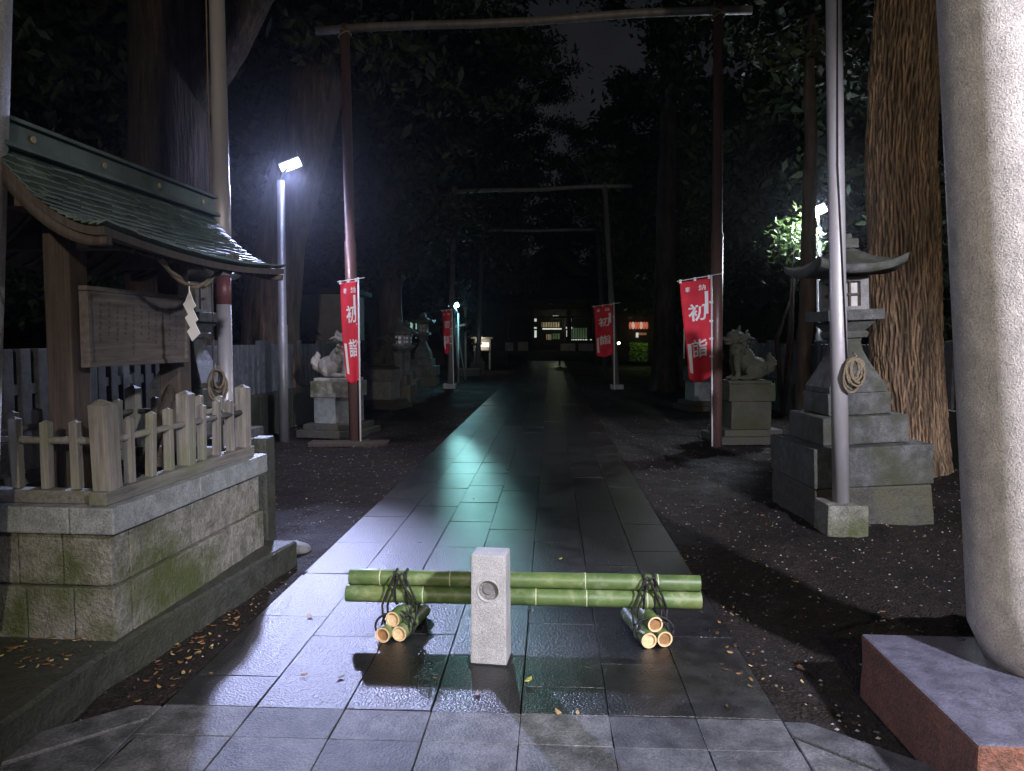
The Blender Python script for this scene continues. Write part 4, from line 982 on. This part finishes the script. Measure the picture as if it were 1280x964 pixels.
# branch sprays lit by right lamp
t = thing('shrub', 'green leafy shrub lit by the lamp behind the large lantern', 'shrub', (4.9, 15.9, 0))
m = MB(); 
for k in range(5): m.tube([(4.9, 15.9, 0), (4.9+rs.uniform(-.3, .3), 15.9+rs.uniform(-.3, .3), 1.6), (5.1+rs.uniform(-.3, .3), 15.9+rs.uniform(-.3, .3), 3.7)], [0.04, 0.03, 0.01], 6)
build('stem', m, M['bark_dark'], t, True)
m = MB()
for k in range(1100):
    c = Vector((5.12+rs.gauss(0, 0.24), 15.9+rs.gauss(0, 0.25), 3.62+rs.gauss(0, 0.26))); a = Vector((rs.gauss(0, 1), rs.gauss(0, 1), rs.gauss(0, 1))).normalized(); b = a.orthogonal().normalized()
    s = rs.uniform(0.04, 0.08); m.quad(c-a*s, c-b*s*0.45, c+a*s, c+b*s*0.45)
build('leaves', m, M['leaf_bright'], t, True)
def pt_light(loc, col, e, r=0.1, nm='lamp_light'):
    ld = bpy.data.lights.new(nm, 'POINT'); ld.energy = e; ld.color = col; ld.shadow_soft_size = r
    o = bpy.data.objects.new(nm, ld); COL.objects.link(o); o.location = loc; return o
# ------------------------------------------------------------------ main hall
HY = 58.0
h = thing('worship_hall', 'dark wooden shrine hall with lit interior at the end of the path', 'shrine hall', (0.0, HY, 0))
m = MB(); m.box((0, HY+5, 0.35), (13, 11, 0.75)); m.box((0, HY-0.901, 0.18), (6, 0.7, 0.4)); m.box((0, HY-1.5, 0.08), (6.4, 0.7, 0.2)); build('stone_terrace', m, M['lantern_low'], h, True)
for x in (-5.6, -3.4, -1.45, 1.45, 3.4, 5.6):
    m = MB(); m.tube([(x, HY, 0.7), (x, HY, 4.6)], 0.17, 12); build('pillar', m, M['hall_wood'], h, True)
m = MB(); m.box((0, HY, 4.1), (12, 0.25, 0.35)); m.box((0, HY, 3.35), (12, 0.2, 0.2)); m.box((0, HY+9, 2.6), (12, 0.2, 4.4)); m.box((-6, HY+5, 2.6), (0.2, 9, 4.4)); m.box((6, HY+5, 2.6), (0.2, 9, 4.4)); m.box((0, HY+3.4, 3.9), (12, 0.15, 1.2)); build('wall', m, M['hall_wood'], h, True)
def curved_roof(m, y0, y1, W, z_e, z_r, out):
    for s in (-1, 1):
        m.sheet(lambda u, v: Vector((s*W*u, y0+(y1-y0)*v, z_r-(z_r-z_e)*(1-(1-u)**1.6)+0.4*u*u*(2*v-1)**4)), 12, 8, thick=(0, 0, -0.35))
m = MB(); curved_roof(m, HY-0.5, HY+11, 8.0, 4.8, 9.2, 0)
def hip(u, v): return Vector(((2*u-1)*(5.2+2.6*v), HY+1.0-3.4*v, 6.6-2.0*(1-(1-v)**1.5)+0.35*abs(2*u-1)**4*v))
m.sheet(hip, 16, 8, thick=(0, 0, -0.3)); build('roof', m, M['hall_roof'], h, True)
m = MB(); m.box((0, HY+5, 9.35), (0.5, 11.6, 0.5)); build('ridge', m, M['hall_roof'], h, True)
EW = emit('lit_interior_warm', (1.0, 0.78, 0.42), 0.16); EG = emit('lit_interior_green', (0.45, 0.75, 0.40), 0.06); EWh = emit('lit_white', (0.9, 0.95, 0.85), 0.7)
def lit(nm, x0, y0, x1, y1, Y, mt, par):
    a = at(x0, y0, Y); b = at(x1, y1, Y); m = MB(); m.box(((a.x+b.x)/2, Y, (a.z+b.z)/2), (abs(b.x-a.x), 0.08, abs(a.z-b.z)), bev=0.0); return build(nm, m, mt, par, True)
YI = HY+3.0
lit('gold_panel', 677, 403, 699, 409, YI, EW, h); lit('gold_panel', 683, 418, 689, 425, YI, EW, h); lit('lit_rail', 678, 410.4, 702, 412, YI-0.3, EWh, h)
for (a, b, c, d) in ((679, 396, 686, 397.5), (691, 394.6, 698, 396), (668, 396, 671, 402), (667, 409, 672, 411), (668, 413, 671.5, 422), (707, 408.8, 716, 411), (708, 413, 712, 421), (713, 397, 714.4, 402)):
    lit('hanging_lamp', a, b, c, d, YI-0.2, EWh, h)
lit('lit_window', 714, 410, 734, 423, YI, EG, h); lit('lit_window', 690, 417, 700, 424, YI, EG, h); lit('lit_rail', 712, 424.2, 748, 425.3, YI-0.25, EWh, h)
for x in (672, 706, 736): 
    a = at(x, 420, HY+2.6); m = MB(); m.box((a.x, HY+2.6, 2.1), (0.16, 0.16, 2.8)); build('inner_post', m, M['hall_wood'], h, True)
for x in np.arange(672, 750, 3.1):
    a = at(x, 420, HY+2.7); m = MB(); m.box((a.x, HY+2.7, 2.6), (0.06, 0.05, 2.6)); build('lattice_bar', m, M['hall_wood'], h, True)
for zz in (1.3,): m = MB(); m.box((0, HY+2.5, zz), (11.6, 0.1, 0.10)); build('inner_rail', m, M['hall_wood'], h, True)
pt_light((0.6, HY+1.6, 3.0), (0.8, 1.0, 0.6), 14)
ob = thing('offering_stand', 'dark offering stand with pale notice sheet left of the hall steps', 'stand', (at(645, 440, 46).x, 46, 0))
m = MB(); c = ob.location; m.box((c.x, 46, 0.95), (1.5, 0.5, 0.5)); 
for sx in (-0.6, 0.6): m.box((c.x+sx, 46, 0.35), (0.12, 0.4, 0.72))
build('box', m, M['hall_wood'], ob, True); m = MB(); m.box((c.x+0.45, 45.73, 1.2), (0.62, 0.03, 0.55)); m.box((c.x-0.4, 45.73, 1.18), (0.5, 0.03, 0.5)); build('notice_sheet', m, M['plaster'], ob, True)
ob = thing('offering_stand', 'dark offering stand right of the hall steps behind the far banner', 'stand', (at(722, 440, 46).x, 46, 0))
m = MB(); c = ob.location; m.box((c.x, 46, 0.9), (2.6, 0.5, 0.5))
for sx in (-1.1, 1.1): m.box((c.x+sx, 46, 0.33), (0.12, 0.4, 0.7))
build('box', m, M['hall_wood'], ob, True); m = MB(); m.box((c.x-0.6, 45.73, 1.15), (0.9, 0.03, 0.45)); m.box((c.x+0.5, 45.73, 1.15), (0.9, 0.03, 0.45)); build('notice_sheet', m, M['plaster'], ob, True)
# warm lit notice box
YN = 40
c = at(602, 440, YN)
nb = thing('lit_notice_box', 'glowing warm notice box on two posts left of the path end', 'notice box', (c.x, YN, 0))
a = at(592, 424, YN); b = at(613, 439, YN)
m = MB(); m.box(((a.x+b.x)/2, YN+0.15, (a.z+b.z)/2), (b.x-a.x, 0.3, a.z-b.z)); m.box(((a.x+b.x)/2, YN, a.z+0.06), (b.x-a.x+0.25, 0.6, 0.08)); build('case', m, M['plaster'], nb, True)
for x in (a.x+0.05, b.x-0.05): m = MB(); m.box((x, YN+0.15, b.z/2), (0.09, 0.09, b.z)); build('leg', m, M['plaster'], nb, True)
lit('lit_panel', 594.5, 428.5, 611, 433.5, YN-0.02, emit('warm_panel', (1.0, 0.82, 0.60), 2.6), nb); lit('notice_face', 594.5, 434, 611, 438, YN-0.02, M['paper'], nb)
pt_light((c.x, YN-0.5, 1.5), (1.0, 0.85, 0.65), 12)
# leaning pale poles and low trough by the blue-white lamp
YP = 29.5
tr = thing('pole_tripod', 'pale wooden pole tripod standing right of the blue-white lamp', 'tripod', (at(572, 465, YP).x, YP, 0))
for (x0, x1) in ((563, 569), (581, 569.5), (573, 569)):
    a = at(x0, 464, YP); a.z = 0; b = at(x1, 400, YP); m = MB(); m.tube([a+Vector((0, (x0-573)*0.03, 0)), b], 0.035, 8); build('leg', m, M['fence_wood'], tr, True)
m = MB(); a = at(566, 409, YP); b = at(581, 406, YP); m.tube([a, b], 0.05, 8); build('top_bar', m, M['paper'], tr, True)
a = gr(573, 471); b = gr(600, 464)
tb = thing('water_trough', 'low dark trough with pale rim in the lamp light left of the path', 'trough', (at(587, 466, 33).x, 33, 0))
m = MB(); c = tb.location; m.box((c.x, 33, 0.14), (0.95, 0.6, 0.3), bev=0.02); build('basin', m, M['lantern_low'], tb, True); m = MB(); m.box((c.x, 33, 0.315), (1.0, 0.65, 0.05), bev=0.01); build('rim', m, M['granite'], tb, True)
# thin pale pole
m = MB(); a = at(582, 440, 36); a.z = 0; b = at(581.5, 386, 36); m.tube([a, b], 0.05, 10); m.ball(b, 0.09)
tag(build('garden_pole', m, M['white']), 'thin pale pole right of the blue-white lamp', 'pole')
# ------------------------------------------------------------------ far buildings
sd = thing('shed', 'plain grey walled shed behind the left stone fence', 'shed', (at(392, 400, 21.0).x, 22, 0))
c = at(392, 388, 21.0); m = MB(); m.box((c.x, 22, 1.45), (1.9, 2, 2.9)); build('wall', m, M['plaster'], sd, True); m = MB(); m.box((c.x, 22, 3.0), (2.3, 2.5, 0.14)); build('roof', m, M['hall_roof'], sd, True)
c = at(530, 400, 44); ho = thing('house', 'dark house with green-white lit windows behind the distant stone lantern', 'house', (c.x, 45, 0))
m = MB(); m.box((c.x, 46, 1.9), (4.2, 3.0, 3.9)); build('wall', m, M['hall_wood'], ho, True)
m = MB(); 
for s in (-1, 1): m.sheet(lambda u, v: Vector((c.x-2.6+5.2*u, 46+s*2.2*v, 5.2-1.6*v)), 1, 4, thick=(0, 0, -0.15))
build('roof', m, M['hall_roof'], ho, True)
EGW = emit('window_green_white', (0.55, 0.95, 0.75), 0.45)
for (x0, y0, x1, y1) in ((512, 403, 516, 424), (519.5, 403, 521, 425), (515, 392, 517.5, 395), (537, 403, 543.5, 412), (520, 424, 521.5, 430)): lit('window', x0, y0, x1, y1, 44.4, EGW, ho)
c = at(800, 410, 50); sh2 = thing('shrine_office', 'small office with a glowing row of red lanterns right of the hall', 'building', (c.x, 52, 0))
m = MB(); m.box((c.x+0.4, 53, 1.7), (4.5, 3.0, 3.5)); build('wall', m, M['hall_wood'], sh2, True)
m = MB()
for s in (-1, 1): m.sheet(lambda u, v: Vector((c.x-2.3+5.6*u, 53+s*2.3*v, 5.0-1.5*v)), 1, 4, thick=(0, 0, -0.15))
build('roof', m, M['hall_roof'], sh2, True)
ER = emit('red_lantern_glow', (1.0, 0.26, 0.14), 0.45); EPK = emit('pale_lantern_glow', (1.0, 0.62, 0.5), 0.6)
for k in range(7):
    x = 788+k*3.4; q = at(x, 407, 51.0); m = MB(); m.lathe([(0.04, -0.24), (0.085, -0.17), (0.095, 0), (0.085, 0.17), (0.04, 0.24)], 12, c=tuple(q)); build('paper_lantern', m, EPK if k % 3 == 1 else ER, sh2, True)
lit('sign_light', 795, 416, 798, 422, 51.2, EWh, sh2); lit('window', 798, 416, 808, 419, 51.4, emit('amber_dim', (0.9, 0.45, 0.2), 0.15), sh2)
hb = MB(); q = at(798, 436, 47)
for k in range(2200):
    c = Vector((q.x+rs.uniform(-0.55, 0.55), 47+rs.uniform(-0.4, 0.4), 0.25+rs.uniform(0, 1.15))); a = Vector((rs.gauss(0, 1), rs.gauss(0, 1), rs.gauss(0, 1))).normalized(); b = a.orthogonal()
    hb.quad(c-a*.07, c-b*.04, c+a*.07, c+b*.04)
tag(build('hedge', hb, M['leaf_bright']), 'clipped green hedge block lit from the side before the office', 'hedge')
pt_light((q.x+0.2, 45.6, 1.9), (0.75, 1.0, 0.35), 28)
gp = thing('garden_lights', 'pair of small warm white lamps on a post by the far banner', 'garden lamp', (at(769, 450, 42).x, 42, 0))
m = MB(); m.tube([(gp.location.x, 42, 0), (gp.location.x, 42, 1.35)], 0.04, 8); a = at(765, 429, 42); b = at(773, 429, 42); m.tube([a, b], 0.025, 8); build('post', m, M['steel_dull'], gp, True)
for x in (765, 773.5): m = MB(); m.ball(at(x, 429, 41.95), 0.085); build('bulb', m, emit('warm_bulb', (1.0, 0.85, 0.62), 9), gp, True)
c = at(858, 410, 38); gt = thing('small_gateway', 'small pale post gateway lit white between the right trunks', 'gateway', (c.x, 38, 0))
for x in (855.5, 861.5): a = at(x, 402, 38); m = MB(); m.box((a.x, 38, a.z/2), (0.07, 0.07, a.z)); build('post', m, M['paper'], gt, True)
m = MB(); m.box((c.x, 38, at(858, 402, 38).z), (0.55, 0.12, 0.1)); build('lintel', m, M['paper'], gt, True); pt_light((c.x, 37.0, 2.0), (0.85, 1.0, 0.85), 3)
# dark far backdrop wood
def wood_mass():
    rs = np.random.RandomState(9); V = []; Fc = []
    for k in range(26000):
        side = rs.randint(3)
        if side == 0: x = rs.uniform(-34, -8); y = rs.uniform(24, 70)
        elif side == 1: x = rs.uniform(9, 36); y = rs.uniform(24, 70)
        else: x = rs.uniform(-34, 36); y = rs.uniform(74, 90)
        hmax = 7+2.5*math.sin(x*0.7)+2*math.sin(x*1.9+y*0.3); z = rs.uniform(0, hmax); p0 = np.array((x, y, z))
        a = rs.normal(size=3); a /= np.linalg.norm(a); b = np.cross(a, rs.normal(size=3)); b /= np.linalg.norm(b); s = rs.uniform(0.35, 0.8); i = len(V)
        V += [tuple(p0-a*s), tuple(p0-b*s*0.5), tuple(p0+a*s), tuple(p0+b*s*0.5)]; Fc.append((i, i+1, i+2, i+3))
    me = bpy.data.meshes.new('far_woods'); me.from_pydata(V, [], Fc); return me
o = build('far_woods', wood_mass(), M['leaf']); o['kind'] = 'stuff'; o['label'] = 'dark far woods around the shrine precinct'; o['category'] = 'woods'

# ------------------------------------------------------------------ litter and pebbles
def scatter():
    rs = random.Random(12); m = MB(); pe = MB()
    def leaf(x, y, z, s):
        a = rs.uniform(0, 6.28); u = Vector((math.cos(a), math.sin(a), rs.uniform(-.15, .15))); w = Vector((-math.sin(a), math.cos(a), rs.uniform(-.25, .25)))*rs.uniform(0.3, 0.55)
        c = Vector((x, y, z+0.006)); cur = Vector((0, 0, rs.uniform(0.05, 0.35)*s))
        pts = [c-u*s+cur, c-u*s*0.4-w*s*0.9, c+u*s*0.5-w*s*0.8, c+u*s+cur, c+u*s*0.5+w*s*0.8, c-u*s*0.4+w*s*0.9]
        m.bm.faces.new([m.bm.verts.new(q) for q in pts])
    def z_at(x, y): return TOP+0.001 if (PX0 < x < PX1 and y > 2.6) else gz(x, y)
    for k in range(1000):
        y = rs.uniform(3.0, 16)
        x = rs.uniform(-5, 5.2)
        if PX0 < x < PX1 and rs.random() < 0.86: continue
        if x < -1.75 and 2.3 < y < 5.6: continue
        leaf(x, y, z_at(x, y), rs.uniform(0.008, 0.026))
    for k in range(130):
        x = rs.gauss(-1.86, 0.10); y = rs.gauss(3.9, 0.45)
        if x > -1.68 or x < -1.98: continue
        leaf(x, y, z_at(x, y)+0.004, rs.uniform(0.008, 0.022))
    for k in range(90):
        x = rs.uniform(-2.6, -2.1); y = rs.uniform(3.0, 3.5); leaf(x, y, PH+0.003, rs.uniform(0.008, 0.02))
    for k in range(60):
        x = rs.gauss(0.98, 0.10); y = rs.uniform(3.1, 5.5); leaf(x, y, TOP+0.002, rs.uniform(0.008, 0.02))
    for (px, py, s) in ((660, 852, 0.028), (698, 893, 0.028), (722, 893, 0.022), (1003, 838, 0.035), (1000, 836, 0.03), (15, 812, 0.03), (380, 845, 0.02), (425, 848, 0.022), (387, 772, 0.03), (655, 728, 0.03), (700, 700, 0.025)):
        q = gr(px, py, 0.03 if 250 < px < 980 else (PH if px < 200 else 0.0)); leaf(q.x, q.y, q.z+0.002, s)
    for k in range(5200):
        y = 2.6 + rs.random()**1.5*13; x = rs.choice((rs.uniform(-4.8, -1.68), rs.uniform(0.98, 4.6)))
        if x < 0 and x < -1.8 and y < 5.4: continue
        if x > 1.35 and y < 3.3: continue
        s = rs.uniform(0.004, 0.011); c = Vector((x, y, gz(x, y)+s*0.3))
        V = [pe.bm.verts.new(c+Vector(q)*s) for q in ((rs.uniform(.7, 1.3), 0, 0), (0, rs.uniform(.7, 1.3), 0), (-rs.uniform(.7, 1.3), 0, 0), (0, -rs.uniform(.7, 1.3), 0), (0, 0, .8))]
        for i in range(4): pe.bm.faces.new((V[i], V[(i+1) % 4], V[4]))
    o = build('fallen_leaves', m, M['litter']); o['kind'] = 'stuff'; o['label'] = 'small brown and yellow leaves scattered on soil and paving'; o['category'] = 'leaves'
    o = build('gravel', pe, M['pebble']); o['kind'] = 'stuff'; o['label'] = 'small loose gravel stones on the dark soil'; o['category'] = 'gravel'
scatter()

# ------------------------------------------------------------------ street lamps behind the photographer, the left one added
def back_lamp(label, loc, col, power, target, soft=0.15, spot=150, blend=0.5):
    t = thing('street_lamp', label, 'street lamp', (loc[0], loc[1], 0), 0, 'street lamps behind the gate')
    m = MB(); m.tube([(loc[0], loc[1]-1.0, 0), (loc[0], loc[1]-1.0, loc[2]+0.1), (loc[0], loc[1]-0.9, loc[2]+0.2), (loc[0], loc[1]-0.1, loc[2]+0.25)], 0.06, 14); build('lamp_pole', m, M['steel_dull'], t, True)
    m = MB(); m.box((loc[0], loc[1], loc[2]+0.27), (0.3, 0.5, 0.1)); build('lamp_head', m, M['lamp_case'], t, True)
    ld = bpy.data.lights.new('lamp_light', 'SPOT'); ld.energy = power; ld.color = col; ld.shadow_soft_size = soft; ld.spot_size = R(spot); ld.spot_blend = blend
    o = bpy.data.objects.new('lamp_light', ld); COL.objects.link(o); o.location = Vector(loc)+Vector((0, 0.0, -0.02))
    dv = (Vector(target)-Vector(loc)).normalized(); o.rotation_euler = dv.to_track_quat('-Z', 'Y').to_euler(); o.location += dv*0.1
back_lamp('street lamp behind the viewer to the right', (4.0, -1.8, 4.4), (0.86, 0.84, 1.0), 5200, (2.2, 3.0, 1.3), spot=62, blend=0.6)
back_lamp('unseen lamp added behind the viewer to the left', (-2.4, -6.0, 4.7), (0.95, 0.90, 0.90), 1000, (2.2, 4.5, 1.8), spot=56, blend=0.9)  # added lamp, brightens the right steel pole and the gate column
back_lamp('street lamp behind the viewer at the middle of the forecourt', (0.9, -7.0, 4.6), (1.0, 0.85, 0.66), 1900, (1.2, 8.0, 2.0), spot=72, blend=0.9)

# ------------------------------------------------------------------ damp night air
m = MB(); m.box((1, 68, 14.0), (330, 276, 32)); hz = build('haze', m, bpy.data.materials.new('night_haze')); hz['kind'] = 'stuff'
hm = hz.data.materials[0]; hm.use_nodes = True; hn = hm.node_tree; hn.nodes.remove(hn.nodes['Principled BSDF'])
pv = hn.nodes.new('ShaderNodeVolumePrincipled'); pv.inputs['Color'].default_value = (0.85, 0.9, 1.0, 1); pv.inputs['Density'].default_value = HAZE; pv.inputs['Anisotropy'].default_value = 0.88
hn.links.new(pv.outputs[0], [n for n in hn.nodes if n.type == 'OUTPUT_MATERIAL'][0].inputs['Volume'])

# ------------------------------------------------------------------ world
w = bpy.data.worlds.new('World'); S.world = w; w.use_nodes = True; nt = w.node_tree; bg = nt.nodes['Background']
sky = nt.nodes.new('ShaderNodeTexSky'); sky.sky_type = 'NISHITA'; sky.sun_disc = False; sky.sun_elevation = R(12); sky.sun_rotation = R(200)
tc = nt.nodes.new('ShaderNodeTexCoord'); n_ = noi(nt, tc.outputs['Generated'], 4.0, 5, 0.6)
cl = ramp(nt, n_, [(0.35, (0.55, 0.55, 0.70)), (0.65, (1.5, 1.35, 1.45))])
hs = nt.nodes.new('ShaderNodeHueSaturation'); hs.inputs['Saturation'].default_value = 0.35; nt.links.new(sky.outputs[0], hs.inputs['Color'])
c = mixc(nt, 1.0, hs.outputs[0], cl, 'MULTIPLY'); nt.links.new(c, bg.inputs['Color']); bg.inputs['Strength'].default_value = 0.0025
sl = bpy.data.lights.new('moonlight', 'SUN'); sl.energy = 0.004; sl.angle = R(0.5); sl.color = (0.8, 0.88, 1.0)
so = bpy.data.objects.new('moonlight', sl); COL.objects.link(so); so.rotation_euler = (R(78), 0, R(160))

S.view_settings.view_transform = 'Standard'; S.view_settings.look = 'None'; S.view_settings.gamma = 1; S.view_settings.exposure = 0
S.render.engine = 'CYCLES'; S.cycles.use_denoising = True; S.cycles.max_bounces = 4; S.cycles.volume_bounces = 0; S.cycles.sample_clamp_indirect = 3.0
S.cycles.use_adaptive_sampling = True; S.cycles.adaptive_threshold = 0.02
